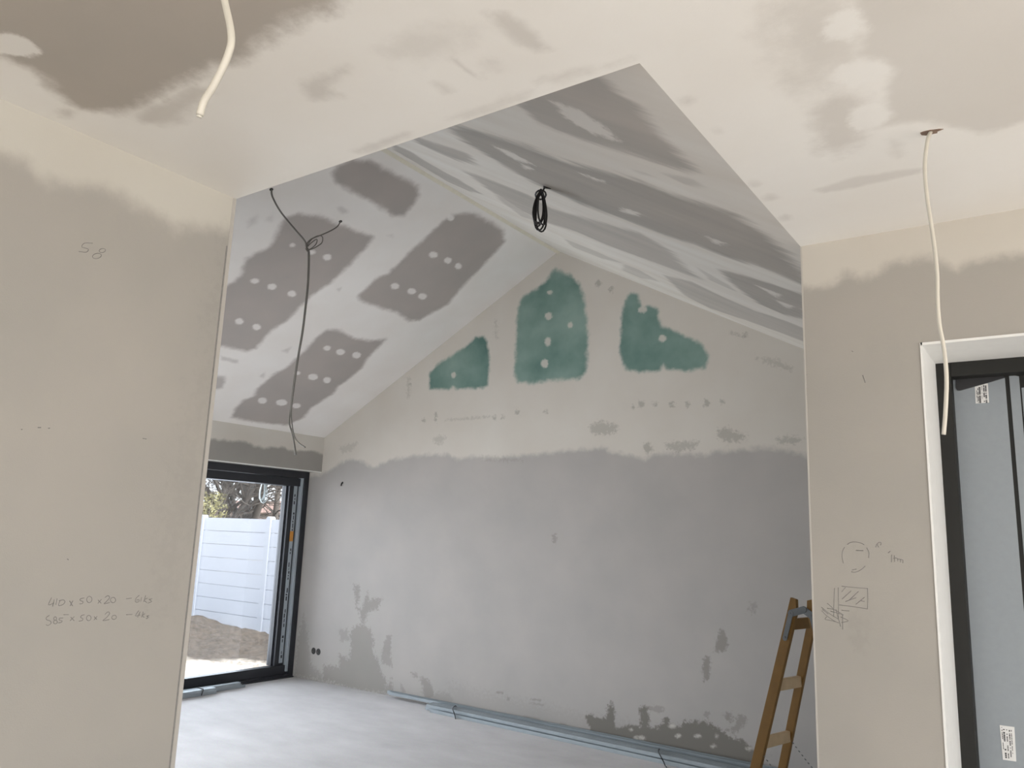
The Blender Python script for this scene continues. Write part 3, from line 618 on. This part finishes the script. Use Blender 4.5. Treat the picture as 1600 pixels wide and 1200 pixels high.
# bare trees behind the fence
def tree(x, y, h, seed, label, spread=1.0, r0_=.16, low=1.1):
    rnd = random.Random(seed); root = empty('bare_tree', (x, y, ZG), label, 'tree', 'bare trees behind the concrete fence')
    trunk = MB(); br = MB()
    def grow(p, d, r, ln, lev, out):
        n = 4; pts = [p]; rs = [r]
        for i in range(n):
            d = d+Vector((rnd.uniform(-1, 1), rnd.uniform(-1, 1), rnd.uniform(-.5, .7)))*(.16+.07*lev); d.normalize()
            p = p+d*ln/n; pts.append(p); rs.append(max(.005, r*(1-.45*(i+1)/n)))
            if lev < 5 and i >= 1:
                for _ in range(rnd.choice((1, 1, 2)) if lev < 4 else 1):
                    a = rnd.uniform(0, 6.28); side = Vector((math.cos(a), math.sin(a), rnd.uniform(-.25, .6)))*spread
                    grow(p, (d*.55+side*.8).normalized(), rs[-1]*.62, ln*rnd.uniform(.55, .8), lev+1, br)
        out.tube([tuple(q) for q in pts], rs, 5 if lev > 1 else 8, cap=False)
    tp = [Vector((x, y, ZG-.05))]; tr_ = [r0_]
    for i in range(5):
        tp.append(tp[-1]+Vector((rnd.uniform(-.1, .1), rnd.uniform(-.1, .1), low/5))); tr_.append(r0_*(1-.06*(i+1)))
    trunk.tube([tuple(q) for q in tp], tr_, 10, cap=False)
    top = tp[-1]
    for k in range(4):
        a = k*1.57+rnd.uniform(-.5, .5)
        grow(top-Vector((0, 0, .05*k)), Vector((math.cos(a)*.6, math.sin(a)*.6, rnd.uniform(.5, 1.2))).normalized(), r0_*.62, h*.42, 1, br)
    grow(top, Vector((.05, 0, 1)), r0_*.8, h*.55, 1, trunk)
    trunk.build('trunk', M_bark, root); br.build('branches', M_bark, root)
TR = [(352, 13.5, 4.2, 3, 'crooked bare tree with dark low branches, left of those above the fence', 1.0, .15, 1.5),
      (388, 14.5, 4.6, 8, 'thick-trunked bare tree standing midway above the fence', 1.0, .2, 1.6),
      (332, 16.0, 4.6, 33, 'bare tree rising behind the yellow-green bush', 1.0, .14, 1.3)]
for px_, Y, h, sd, lab, sp, rr, low in TR:
    p = onY((px_, 800), Y); tree(p[0], Y, h, sd, lab, sp, rr, low)
for px_, Y, sd, lab, rr in ((431, 16, 5, 'straight slender tree trunk, left of the pair at the right end of the fence', .11), (446, 17, 6, 'straight slender tree trunk beside the cream window reveal', .12)):
    p = onY((px_, 790), Y); root = empty('bare_tree', (p[0], Y, ZG), lab, 'tree', 'bare trees behind the concrete fence'); rnd = random.Random(sd)
    t = MB(); t.tube([(p[0]+rnd.uniform(-.04, .04), Y, ZG+i*1.0) for i in range(8)], [rr*(1-.08*i) for i in range(8)], 9); t.build('trunk', M_bark, root)
    bb = MB()
    for k in range(26):
        z = ZG+1.6+k*.17; a = rnd.uniform(0, 6.28); q = Vector((p[0], Y, z)); pts = [q]; d = Vector((math.cos(a), math.sin(a), .4))
        for i in range(5): d += Vector((rnd.uniform(-.5, .5), rnd.uniform(-.5, .5), rnd.uniform(-.2, .4))); q = q+d.normalized()*.3; pts.append(q)
        bb.tube([tuple(v) for v in pts], [.03*(1-.17*i) for i in range(6)], 5, cap=False)
    bb.build('branches', M_bark, root)
# yellow-green bush at the left end of the visible fence
p = onY((306, 790), 12.5); bush = empty('bush', (p[0], 12.5, ZG), 'yellow-green leafy bush behind the left end of the concrete fence', 'bush')
rnd = random.Random(5); fo = MB(); st_ = MB()
for k in range(2600):
    a = rnd.uniform(0, 6.28); rr = 0.85*rnd.random()**.5; zz = rnd.uniform(.9, 2.75); c_ = np.array([p[0]-.1+rr*math.cos(a)*(1.15 if zz < 2.4 else .9), 12.5+rr*math.sin(a), ZG+zz])
    u_ = Vector((rnd.uniform(-1, 1), rnd.uniform(-1, 1), rnd.uniform(-1, 1))).normalized(); v_ = u_.orthogonal().normalized(); l = rnd.uniform(.03, .055)
    u_ = np.array(u_)*l; v_ = np.array(v_)*l*.6; fo.add([c_-u_, c_+v_, c_+u_, c_-v_], [(0, 1, 2, 3)])
for k in range(14):
    a = k*.45; st_.tube([(p[0], 12.5, ZG), (p[0]+.3*math.cos(a), 12.5+.3*math.sin(a), ZG+1.2), (p[0]+.8*math.cos(a), 12.5+.8*math.sin(a), ZG+2.8)], [.03, .02, .006], 5)
tag(fo.build('foliage', M_leaf, bush), kind='stuff'); st_.build('stems', M_bark, bush)
# house far behind
M_brick = simple('pale_pink_render', (.20, .165, .15, 1), .85); M_tile = simple('brown_roof_tiles', (.16, .10, .085, 1), .8)
p = onY((385, 800), 34); hs = empty('house', (p[0], 34, ZG), 'distant low house with pinkish walls glimpsed between the tree trunks', 'house')
MB().box(p[0]-6, p[0]+5, 33, 39, ZG, ZG+2.7).build('wall', M_brick, hs)
MB().prism([(p[0]-6.4, 32.6, ZG+2.7), (p[0]-6.4, 39.4, ZG+2.7), (p[0]-6.4, 36, ZG+3.6)], (11.8, 0, 0)).build('roof', M_tile, hs)
for dx in (-4, -1, 2.5):
    MB().box(p[0]+dx, p[0]+dx+1.1, 32.96, 33.02, ZG+1.0, ZG+2.2).build('window', M_black2, hs)

# coil of spare cable hanging outside the sliding door
def coil(name, top, drop, hw, dw, loops, rad, mat, axis, seed, label, cat, tail, parent=None):
    rnd = random.Random(seed); root = empty(name, tuple(top), label, cat)
    ax = np.array(axis, float); ax /= np.linalg.norm(ax); nrm = np.cross(ax, (0, 0, 1.0))
    m = MB(); path = []
    for k in range(loops):
        hh = drop/2*rnd.uniform(.80, 1.0); w_ = hw*rnd.uniform(.45, 1.0); off = rnd.uniform(-1, 1)*hw*.25; dd = dw*(k/(max(1, loops-1))-.5)*2; tl = rnd.uniform(-.10, .10)
        n = 22
        for i in range(n):
            a = 2*math.pi*i/n+math.pi/2; s_, c_ = math.sin(a), math.cos(a)
            lx = w_*c_*(1-.35*s_)+off*(1-s_)/2+tl*(s_-1)*drop*.25
            z_ = (s_-1)*hh
            path.append(np.array(top)+ax*lx+nrm*(dd+.3*dw*math.sin(a*1.0+k))+np.array([0, 0, z_]))
    m.tube(path, rad, 7); o = m.build('coiled_cable', mat, root)
    m2 = MB(); m2.tube(smooth_path([path[0]]+[np.array(q) for q in tail]), rad, 7); m2.build('lead', mat, root)
    m3 = MB(); c0 = np.array(top)+np.array([0, 0, -.012]); m3.tube([c0+ax*hw*.85*math.cos(a)+nrm*(dw*1.2)*math.sin(a)+np.array([0, 0, .006*math.sin(a)]) for a in [k*math.pi/6 for k in range(12)]], rad*1.05, 6, closed=True)
    m3.build('binding', mat, root); return root
t = onX((412, 752), -7.45); M_cabo = simple('pale_outdoor_cable', (.36, .40, .41, 1), .4)
coil('cable_coil', t, .25, .045, .012, 5, .005, M_cabo, (.3, 1, 0), 4, 'pale grey cable coil hanging outside above the fence', 'cable', [(t[0], t[1], t[2]+.12), (-7.34, t[1]+.02, t[2]+.25)])
# black coil on the right slope
cp = on_plane((853, 292), (KR, 0, 1), ZC+KR*X2)
dist = np.linalg.norm(cp)
t = ray((845, 301)); t = t*((cp@fw)*1.0/(t@fw))
coil('cable_coil', t, .212, .031, .035, 6, .0046, M_cabk, (.82, .57, 0), 12, 'black cable coil hanging from the streaked sloping ceiling', 'cable', [(t+cp)/2+np.array([0, 0, .0]), cp+np.array([0, 0, .01])])
MB().tube([cp+np.array([-.008, 0, .004]), cp+np.array([.03, 0.0, -.014])], [.011, .005], 8).build('hole', M_hole, None)
hole = bpy.data.objects['hole']; hole['kind'] = 'structure'; hole.name = 'cable_hole_shade'  # dark plug painted as the shaded cable hole in the slope

# ------------------------------------------------------------------ loose cables
def cable(name, pts, rad, mat, label, hole_at=None, hole_r=.012, hole_n=(0, 0, 1), extra=None, group=None, skin=None):
    root = empty(name, tuple(pts[0]), label, 'cable', group); m = MB(); sp = smooth_path(pts, 6); m.tube(sp, rad, 10); m.build('sheath', mat, root)
    if extra:
        m = MB()
        for e in extra: m.tube(smooth_path(e, 6), rad*.75, 8)
        m.build('loop', mat, root)
    if hole_at is not None:
        h = np.array(hole_at); nn = np.array(hole_n, float); nn /= np.linalg.norm(nn)
        MB().tube([h-nn*.0015, h+nn*.004], hole_r, 10).build('hole', M_hole, root)
    return root
Y = .523
c0 = onY((350, 0), Y)
pts = [np.array([c0[0]-.03, Y+.01, ZC]), np.array([c0[0]-.012, Y, .9]), onY((345, -70), Y), onY((348, -15), Y), onY((361, 50), Y), onY((357, 84), Y), onY((336, 130), Y), onY((319, 158), Y), onY((312, 180), Y)]
ca = cable('lamp_cable', pts, .0047, M_cabw, 'short curved white cable stub hanging at the top left', pts[0])
e_ = pts[-1]; dd = pts[-1]-pts[-2]; dd /= np.linalg.norm(dd)
MB().tube([e_, e_+dd*.003], .0036, 8).build('core', M_cabw, ca)
pts = [onZ((1454, 206), ZC)]+[onY(p, 2.0) for p in [(1449, 222), (1445, 262), (1449, 310), (1458, 370), (1464, 425), (1465, 470), (1468, 508), (1475, 545), (1479, 590), (1477.5, 640), (1474.5, 679)]]
ca = cable('lamp_cable', pts, .0046, M_cabw, 'long white cable hanging from the ceiling in front of the doorway')
# torn hole in the plasterboard around it
hc_ = onZ((1454, 206), ZC); rnd = random.Random(2)
MB().prism([hc_+np.array([.022*math.cos(a)*rnd.uniform(.7, 1.3), .014*math.sin(a)*rnd.uniform(.7, 1.2), -.0012]) for a in [k*math.pi/6 for k in range(12)]], (0, 0, .001)).build('torn_paper', simple('torn_board_paper', (.22, .15, .11, 1), .8, var=.4, scale=200), ca)

def atY(p, y): return onY(p, y)
nL = (-KL, 0, 1); dL = ZC-KL*XW
h1 = on_plane((424, 296), nL, dL); h2 = on_plane((532, 346), nL, dL)
YK = 3.62
G = 'grey cables joined below the left sloping ceiling'
def mixY(p, f, a=h1[1]): return onY(p, a+(YK-a)*f)
hang = [(482, 395), (481, 440), (477, 480), (472, 520), (465, 560), (459, 600), (454, 640)]
pts = [h1, mixY((426, 308), .06), mixY((438, 330), .3), mixY((458, 355), .65), mixY((476, 376), .95), onY((479, 386), YK)]+[onY(p, YK) for p in hang]+[onY((452, 660), YK), onY((457, 678), YK), onY((460, 695), YK), onY((462, 711), YK)]
cable('ceiling_cable', pts, .0062, M_cabg, 'grey cable from the left hole, long drop with the straight end', h1, .014, nL)
k2 = lambda p, f: onY(p, YK+(h2[1]-YK)*f)
pts = [h2, k2((527, 354), .9), k2((516, 361), .7), k2((500, 368), .4), k2((486, 374), .15), onY((479, 382), YK-.01), onY((480, 392), YK-.012)]+[onY((p[0]+1.2, p[1]), YK-.012) for p in hang]+[onY((456, 662), YK-.01), onY((460, 682), YK), onY((467, 692), YK), onY((477, 699), YK)]
lp = [[k2((480, 384), 0), k2((488, 373), .1), k2((499, 368), .3), k2((504, 371), .35), k2((503, 379), .3), k2((497, 384), .2), k2((490, 388), .1), k2((482, 391), 0)],
      [k2((480, 386), 0), k2((487, 379), .1), k2((495, 374), .2), k2((494, 381), .2), k2((488, 387), .1), k2((481, 391), 0)],
      [k2((479, 380), 0), k2((481, 384), 0), k2((478, 389), 0), k2((482, 393), 0)]]
cable('ceiling_cable', pts, .0048, M_cabg, 'grey cable from the right hole, looped at the knot, curled end', h2, .014, nL, lp)

# ------------------------------------------------------------------ sockets and hole in the back wall
def socket_box(px_, py_, label, grp):
    c_ = onY((px_, py_), YB); root = empty('socket_box', (c_[0], YB, c_[2]), label, 'socket box', grp)
    m = MB(); n = 20; R_ = .034
    ring = lambda r, y: [(c_[0]+r*math.cos(2*math.pi*k/n), y, c_[2]+r*math.sin(2*math.pi*k/n)) for k in range(n)]
    v = ring(R_, YB-.001)+ring(R_-.003, YB-.002)+ring(R_-.003, YB+.001)
    m.add(v, [(k, (k+1) % n, n+(k+1) % n, n+k) for k in range(n)]+[(n+k, n+(k+1) % n, 2*n+(k+1) % n, 2*n+k) for k in range(n)])
    m.build('rim', M_strap, root)
    MB().add(ring(R_-.003, YB-.0012), [tuple(range(n-1, -1, -1))]).build('cup', M_hole, root)
    w_ = MB(); w_.tube([(c_[0]-.01, YB-.001, c_[2]+.005), (c_[0]-.004, YB-.014, c_[2]-.004), (c_[0]+.008, YB-.008, c_[2]-.012)], .002, 6); w_.build('wire', M_cabg, root)
socket_box(490, 1017, 'round black socket box low on back wall, nearer the sliding door', 'empty socket boxes')
socket_box(497.5, 1018.5, 'round black socket box low on back wall, right one of the pair', 'empty socket boxes')
c_ = onY((535, 756), YB); r_ = empty('cable_stub', (c_[0], YB, c_[2]), 'small dark cable stub poking from a hole high on the back wall', 'cable')
MB().tube([(c_[0], YB, c_[2]+.015), (c_[0]-.004, YB-.012, c_[2]), (c_[0]-.006, YB-.01, c_[2]-.024)], .006, 7).build('wire', M_strap, r_)
MB().tube([(c_[0], YB-.001, c_[2]+.012), (c_[0], YB+.004, c_[2]+.012)], .013, 9).build('hole', M_hole, r_)

# ------------------------------------------------------------------ galvanised profiles
def channel(a, b_, wdt, hgt, th, open_up, mat, label, group, lip=.006):
    """C channel from a to b, resting with its base at a.z; lips turned in"""
    a = np.array(a, float); b_ = np.array(b_, float); d = b_-a; ln = np.linalg.norm(d); d /= ln; s_ = np.cross(d, (0, 0, 1.0)); s_ /= np.linalg.norm(s_); z = np.array([0, 0, 1.0])
    root = empty('metal_profile', tuple(a), label, 'metal profile', group)
    m = MB()
    P = [(-wdt/2, 0), (wdt/2, 0), (wdt/2, hgt), (wdt/2-lip, hgt), (wdt/2-lip, hgt-th), (wdt/2-th, hgt-th), (wdt/2-th, th), (-wdt/2+th, th), (-wdt/2+th, hgt-th), (-wdt/2+lip, hgt-th), (-wdt/2+lip, hgt), (-wdt/2, hgt)]
    if not open_up: P = [(x, hgt-y) for x, y in P][::-1]
    n = len(P); v = [a+s_*x+z*y for x, y in P]+[b_+s_*x+z*y for x, y in P]
    fs = [(i, (i+1) % n, n+(i+1) % n, n+i) for i in range(n)]+[tuple(range(n-1, -1, -1)), tuple(range(n, 2*n))]
    m.add(v, fs); m.build('channel', mat, root)
    # pressed grooves along the web, their shade painted as darker strips
    yb = (hgt+.0004) if not open_up else th+.0004
    gm = MB()
    for k in (-.2, .2):
        gm.obox(a+d*ln/2+s_*wdt*k+z*(yb), d, s_, z, ln-.004, .0022, .0012)
    gm.build('groove', M_galv_d, root)
    return root
GP = 'galvanised profiles lying along the back wall'
zb = ZF+.001
def fl(px_, py_, z): return onZ((px_, py_), z)
# nearest-wall double channel, raised on offcuts, plus the bundle in front of it
xs = -5.60
channel((xs, 6.045, zb+.030), (-1.55, 5.985, zb+.030), .027, .027, .0012, False, M_galv, 'long thin galvanised profile lying nearest the back wall', GP)
channel((xs+.05, 6.012, zb+.030), (-1.55, 5.952, zb+.030), .027, .027, .0012, True, M_galv, 'long galvanised profile second from the back wall, open side up', GP)
rows = [(5.965, 0, False, 'upper'), (5.902, 0, False, 'lower'), (5.838, 0, True, 'front')]
X0 = -4.96
labs = ['wide galvanised profile in the bundle, on the floor nearest the wall', 'wide galvanised profile in the bundle, on the floor in the middle', 'wide galvanised profile in the bundle, on the floor at the front edge',
        'wide galvanised profile stacked on top of the bundle, wall side', 'wide galvanised profile stacked on top of the bundle, room side']
sk = -.12
chs = [((X0+.06, 5.955, zb), .058, True), ((X0, 5.893, zb), .058, False), ((X0+.1, 5.836, zb), .05, True)]
for i, (a, w_, up_) in enumerate(chs): channel(a, (-1.6, a[1]+sk, zb), w_, .027, .0012, up_, M_galv, labs[i], GP)
for i, (a, w_, up_) in enumerate([((X0+.02, 5.925, zb+.0285), .058, False), ((X0+.03, 5.864, zb+.0285), .050, False)]):
    channel(a, (-1.6, a[1]+sk, zb+.0285), w_, .027, .0012, up_, M_galv, labs[3+i], GP)
MB().box(-5.05, -4.97, 5.99, 6.06, ZF, ZF+.030).build('offcut', M_cabg)
tag(bpy.data.objects['offcut'], 'small grey offcut block under the long profiles near their far end', 'block')
ox = MB().box(-2.0, -1.93, 5.96, 6.03, ZF, ZF+.030).build('offcut', M_cabg); tag(ox, 'small grey offcut block under the long profiles behind the ladder', 'block')
def strap(xc, yc, half, hgt, label, ends=.05, z0=ZF, tail=True):
    r_ = empty('strap', (xc, yc, z0), label, 'strap', 'black binding straps')
    m = MB(); x = xc
    m.tube(smooth_path([(x-.05, yc+half+.003, z0+.03), (x-.05, yc+half, z0+hgt+.002), (x-.02, yc, z0+hgt+.005), (x+.03, yc-half*.96, z0+hgt+.002), (x+.06, yc-half-.007, z0+.03), (x+.08, yc-half-.02, z0+.006), (x+.10, yc-half-.045, z0+.008)], 5), .0045, 6)
    m.build('band', M_strap, r_)
    return r_
strap(-4.62, 5.87, .072, .062, 'black strap tied over the profile bundle, far one')
strap(-2.60, 5.775, .082, .062, 'black strap tied over the profile bundle, near one beside the ladder')
# short bundle in front of the sliding door
G2 = 'galvanised profiles in front of the sliding door'
e1 = onZ((383, 1074), zb+.03); e2 = onZ((342, 1082), zb+.03)
channel((-6.93, 2.9, zb), (-6.93, 5.36, zb), .058, .027, .0012, True, M_galv, 'short galvanised profile against the sliding door track, bottom one', G2)
channel((-6.925, 2.9, zb+.028), (-6.925, 5.30, zb+.028), .050, .027, .0012, False, M_galv, 'short galvanised profile against the sliding door track, stacked on top', G2)
channel((-6.862, 2.9, zb), (-6.862, 4.98, zb), .058, .027, .0012, False, M_galv, 'short galvanised profile on the room side before the sliding door, lower', G2)
channel((-6.862, 2.9, zb+.0275), (-6.862, 4.97, zb+.0275), .058, .027, .0012, False, M_galv, 'short galvanised profile on the room side before the sliding door, upper', G2)
r_ = empty('strap', (-6.88, 4.84, ZF), 'black strap around the profile bundle before the sliding door', 'strap', 'black binding straps')
MB().tube(smooth_path([(-6.962, 4.85, ZF+.05), (-6.93, 4.845, ZF+.06), (-6.88, 4.84, ZF+.061), (-6.83, 4.83, ZF+.058), (-6.826, 4.82, ZF+.03), (-6.822, 4.81, ZF+.008)], 5), .005, 6).build('band', M_strap, r_)

# ------------------------------------------------------------------ wooden double ladder
th_ = math.radians(14)
rr_ = np.array([math.sin(th_), math.cos(th_), 0]); pp = np.array([-math.cos(th_), math.sin(th_), 0]); zz = np.array([0, 0, 1.0])
DEP = 4.2
T = ray((1243.5, 936)); T = T*(DEP/(T@fw))
H = T[2]-ZF
lad = empty('double_ladder', (T[0], T[1], ZF), 'varnished wooden folding ladder standing at the corner of the right wall', 'ladder')
LEAN = .27; WID = .036
def sect(sgn, shift, rear):
    base = T+(-pp)*shift
    def P(side, h):
        """side 0 near stile, 1 far stile; h height above floor"""
        dn = H-h
        return base+pp*sgn*LEAN*dn+rr_*((.222+WID*dn) if side else -WID*dn)-zz*dn
    for side in (0, 1):
        a = P(side, 0); c_ = P(side, H); ax = (c_-a); ln = np.linalg.norm(ax); ax /= ln
        w_ = pp-ax*(pp@ax); w_ /= np.linalg.norm(w_); t_ = np.cross(ax, w_)
        hw, ht = (.029, .0125) if side == 0 else (.024, .0115); tp = c_-ax*.06
        m = MB(); v = []
        for q, k in ((a, 1.0), (tp, .9)):
            v += [q+w_*hw*k+t_*ht, q-w_*hw*k+t_*ht, q-w_*hw*k-t_*ht, q+w_*hw*k-t_*ht]
        inner = -sgn
        o_ = hw*.9; i_ = hw*.25
        wv = (o_, -i_) if sgn > 0 else (i_, -o_)
        v += [c_+w_*wv[0]+t_*ht, c_+w_*wv[1]+t_*ht, c_+w_*wv[1]-t_*ht, c_+w_*wv[0]-t_*ht]
        fs = [(3, 2, 1, 0), (8, 9, 10, 11)]
        for b0 in (0, 4): fs += [(b0+k, b0+(k+1) % 4, b0+4+(k+1) % 4, b0+4+k) for k in range(4)]
        m.add(v, fs); m.build('stile', M_wood, lad, .002)
    # rungs
    hs_ = [H-.133]+[H-.455-.302*k for k in range(3)]
    for n_, h in enumerate(hs_):
        a = P(0, h); c_ = P(1, h); d = c_-a; ln = np.linalg.norm(d); d /= ln
        q = pp-d*(pp@d); q /= np.linalg.norm(q)
        if n_ == 0: MB().obox((a+c_)/2, d, q, zz, ln+.02, .032, .056).build('rung', M_wood, lad, .004)
        else: MB().obox((a+c_)/2, d, q, zz, ln+.02, .028, .058).build('rung', M_wood_l, lad, .004)
    return P
P1_ = sect(1, 0, False); P2_ = sect(-1, .076, True)
# hinge plates on the near and far sides
for side in (0, 1):
    off = rr_*(-.017 if side == 0 else .017)
    for P_, sgn in ((P1_, 1), (P2_, -1)):
        m = MB(); top = P_(side, H-.075)+off; bot = P_(side, H-.20)+off; ax = top-bot; ln = np.linalg.norm(ax); ax /= ln; w_ = np.cross(ax, rr_); w_ /= np.linalg.norm(w_)
        m.obox((top+bot)/2, ax, w_, rr_, ln+.02, .026, .004)
        m.tube([bot-ax*.008-rr_*.002, bot-ax*.008+rr_*.002], .011, 12)
        piv = T-pp*.0525+(off if side == 0 else off+rr_*.222)-zz*.050
        d = piv-top; l2 = np.linalg.norm(d); d /= l2; w2 = np.cross(d, rr_); w2 /= np.linalg.norm(w2)
        m.obox(top+d*l2/2, d, w2, rr_, l2+.01, .036, .005)
        m.tube([top-rr_*.004, top+rr_*.004], .016, 12)
        for q in (top, bot, ): m.tube([q-rr_*.008, q+rr_*.0], .0045, 8)
        m.build('hinge_plate', M_zinc, lad)
    m = MB(); piv = T-pp*.0525+(off if side == 0 else off+rr_*.222)-zz*.050
    m.tube([piv-rr_*.007, piv+rr_*.007], .017, 14); m.build('hinge_pivot', M_zinc, lad)
# stay chains between the halves
for side in (0, 1):
    a = P1_(side, .53 if side else .50); c_ = P2_(side, .24); m = MB(); n = 30
    a = a-pp*.03; c_ = c_+pp*.03
    for k in range(n+1):
        t_ = k/n; q = a*(1-t_)+c_*t_-zz*.22*t_*(1-t_)*1.2
        dirv = (c_-a)/np.linalg.norm(c_-a); m.tube([q-dirv*.005, q+dirv*.005], .0028, 5)
    m.build('stay_chain', M_zinc, lad)

# ------------------------------------------------------------------ pencil marks
def ell(cx, cy, rx, ry, rot=0, n=12, a0=0, a1=6.6):
    out = []
    for k in range(n+1):
        a = a0+(a1-a0)*k/n; x = rx*math.cos(a); y = ry*math.sin(a)
        out.append((cx+x*math.cos(rot)-y*math.sin(rot), cy+x*math.sin(rot)+y*math.cos(rot)))
    return out
def pencil(name, strokes, plane, parent, rad=.0007):
    m = MB()
    for s_ in strokes:
        if len(s_) < 2: continue
        m.tube(smooth_path([plane(p) for p in s_], 3), rad, 4)
    o = m.build(name, M_pencil, parent); return o
cv = lambda s_: [(x/5.333, 900+y/5.333) for x, y in s_]
st1 = [[(430, 180), (404, 240), (450, 225)], [(452, 196), (438, 255)], [(476, 188), (466, 240)], [(492, 205), (530, 200), (541, 218), (520, 240), (488, 245), (500, 205)], [(580, 208), (606, 250)], [(608, 206), (584, 250)],
       [(702, 183), (672, 190), (668, 204), (692, 214), (685, 230), (664, 232)], ell(745, 196, 22, 26, .2), [(818, 200), (842, 226)], [(846, 194), (815, 229)], [(875, 180), (898, 164), (914, 180), (890, 210), (868, 231), (916, 221)], ell(942, 200, 22, 22, .3),
       [(1052, 190), (1097, 185)], [(1160, 162), (1132, 188), (1128, 214), (1150, 218), (1160, 200), (1136, 198)], [(1180, 178), (1172, 214)], [(1214, 162), (1196, 216)], [(1228, 184), (1202, 200), (1222, 222)], [(1268, 190), (1242, 195), (1256, 205), (1264, 215), (1234, 226)],
       [(412, 328), (386, 346), (390, 366), (420, 375), (425, 395), (402, 412), (384, 406)], ell(460, 354, 12, 14), ell(462, 384, 16, 15), [(526, 350), (496, 352), (494, 366), (518, 373), (510, 387), (488, 390)], [(530, 322), (572, 322)], [(590, 343), (618, 372)], [(620, 338), (584, 373)],
       [(704, 324), (682, 328), (672, 345), (692, 356), (684, 372), (658, 376)], ell(740, 350, 19, 22, .2), [(785, 338), (806, 362)], [(810, 334), (783, 366)], [(875, 320), (900, 299), (915, 312), (888, 346), (858, 372), (912, 362)], ell(951, 344, 20, 17, -.4), [(1052, 322), (1102, 320)],
       [(1156, 289), (1128, 332), (1166, 325)], [(1168, 298), (1146, 346)], [(1194, 298), (1180, 346)], [(1208, 314), (1186, 330), (1202, 346)], [(1244, 330), (1222, 334), (1238, 345), (1218, 356)]]
cl = lambda p: onX(p, X1+.0004)
pencil('pencil_writing', [cv(s_) for s_ in st1], cl, wl)
c8 = lambda s_: [(x/2, 300+y/2) for x, y in s_]
pencil('pencil_number', [c8([(290, 160), (264, 160), (256, 172), (276, 178), (270, 188), (246, 186)]), c8(ell(320, 183, 10, 6, -.2)), c8(ell(303, 200, 14, 8, -.2))], cl, wl)
cr_ = lambda s_: [(1240+x/6.667, 820+y/6.667) for x, y in s_]
s2 = [[(560, 205), (590, 185), (640, 179), (700, 190), (735, 208)], [(762, 240), (785, 290), (780, 345)], [(530, 235), (512, 270), (505, 330), (518, 400)], [(746, 430), (700, 470), (640, 495), (600, 490)], [(655, 462), (610, 470)], [(650, 265), (725, 268)], [(652, 268), (724, 270)],
      [(855, 235), (865, 205), (890, 183), (912, 188), (905, 215)], [(875, 205), (885, 235)], [(985, 292), (1008, 275)], [(1022, 312), (1020, 390)], [(1050, 320), (1054, 388)], [(1040, 348), (1078, 348), (1086, 380)], [(1086, 356), (1112, 360), (1114, 392)], [(1114, 360), (1138, 368), (1138, 400)],
      [(500, 640), (620, 652), (770, 665)], [(770, 660), (774, 770), (770, 878)], [(770, 876), (690, 864), (600, 850), (475, 835)], [(465, 655), (468, 800), (468, 975)], [(426, 660), (420, 800), (418, 960)], [(540, 652), (502, 700)], [(600, 688), (505, 775)], [(676, 695), (580, 785)], [(650, 760), (540, 800)], [(738, 755), (650, 828)], [(700, 790), (740, 800)],
      [(290, 858), (380, 930), (470, 985)], [(292, 895), (350, 952), (430, 1005), (470, 1022)], [(350, 868), (430, 888), (512, 935)], [(350, 818), (395, 855), (410, 875)], [(345, 960), (328, 985), (400, 1000), (470, 1022)], [(385, 900), (520, 940)], [(500, 890), (580, 898)], [(510, 938), (512, 1090)], [(490, 960), (570, 1000), (500, 1018)], [(440, 880), (490, 1060)], [(300, 880), (360, 930)]]
cp_ = lambda p: onY(p, Y3-.0004)
pencil('pencil_sketch', [cr_(s_) for s_ in s2], cp_, wr, .0008)
for x, y in ((106, 874), (34, 671), (60, 668), (68, 669), (225, 685)):
    pass
pencil('pencil_dots', [[(105, 873), (107, 875)], [(59, 668), (64, 668)], [(75, 669), (78, 669)], [(33, 671), (35, 671)], [(223, 685), (229, 686)]], cl, wl, .001)
pencil('pencil_dots', [[(1348, 586), (1352, 598)], [(1331, 548), (1333, 550)], [(1260, 585), (1261, 586)]], cp_, wr, .001)
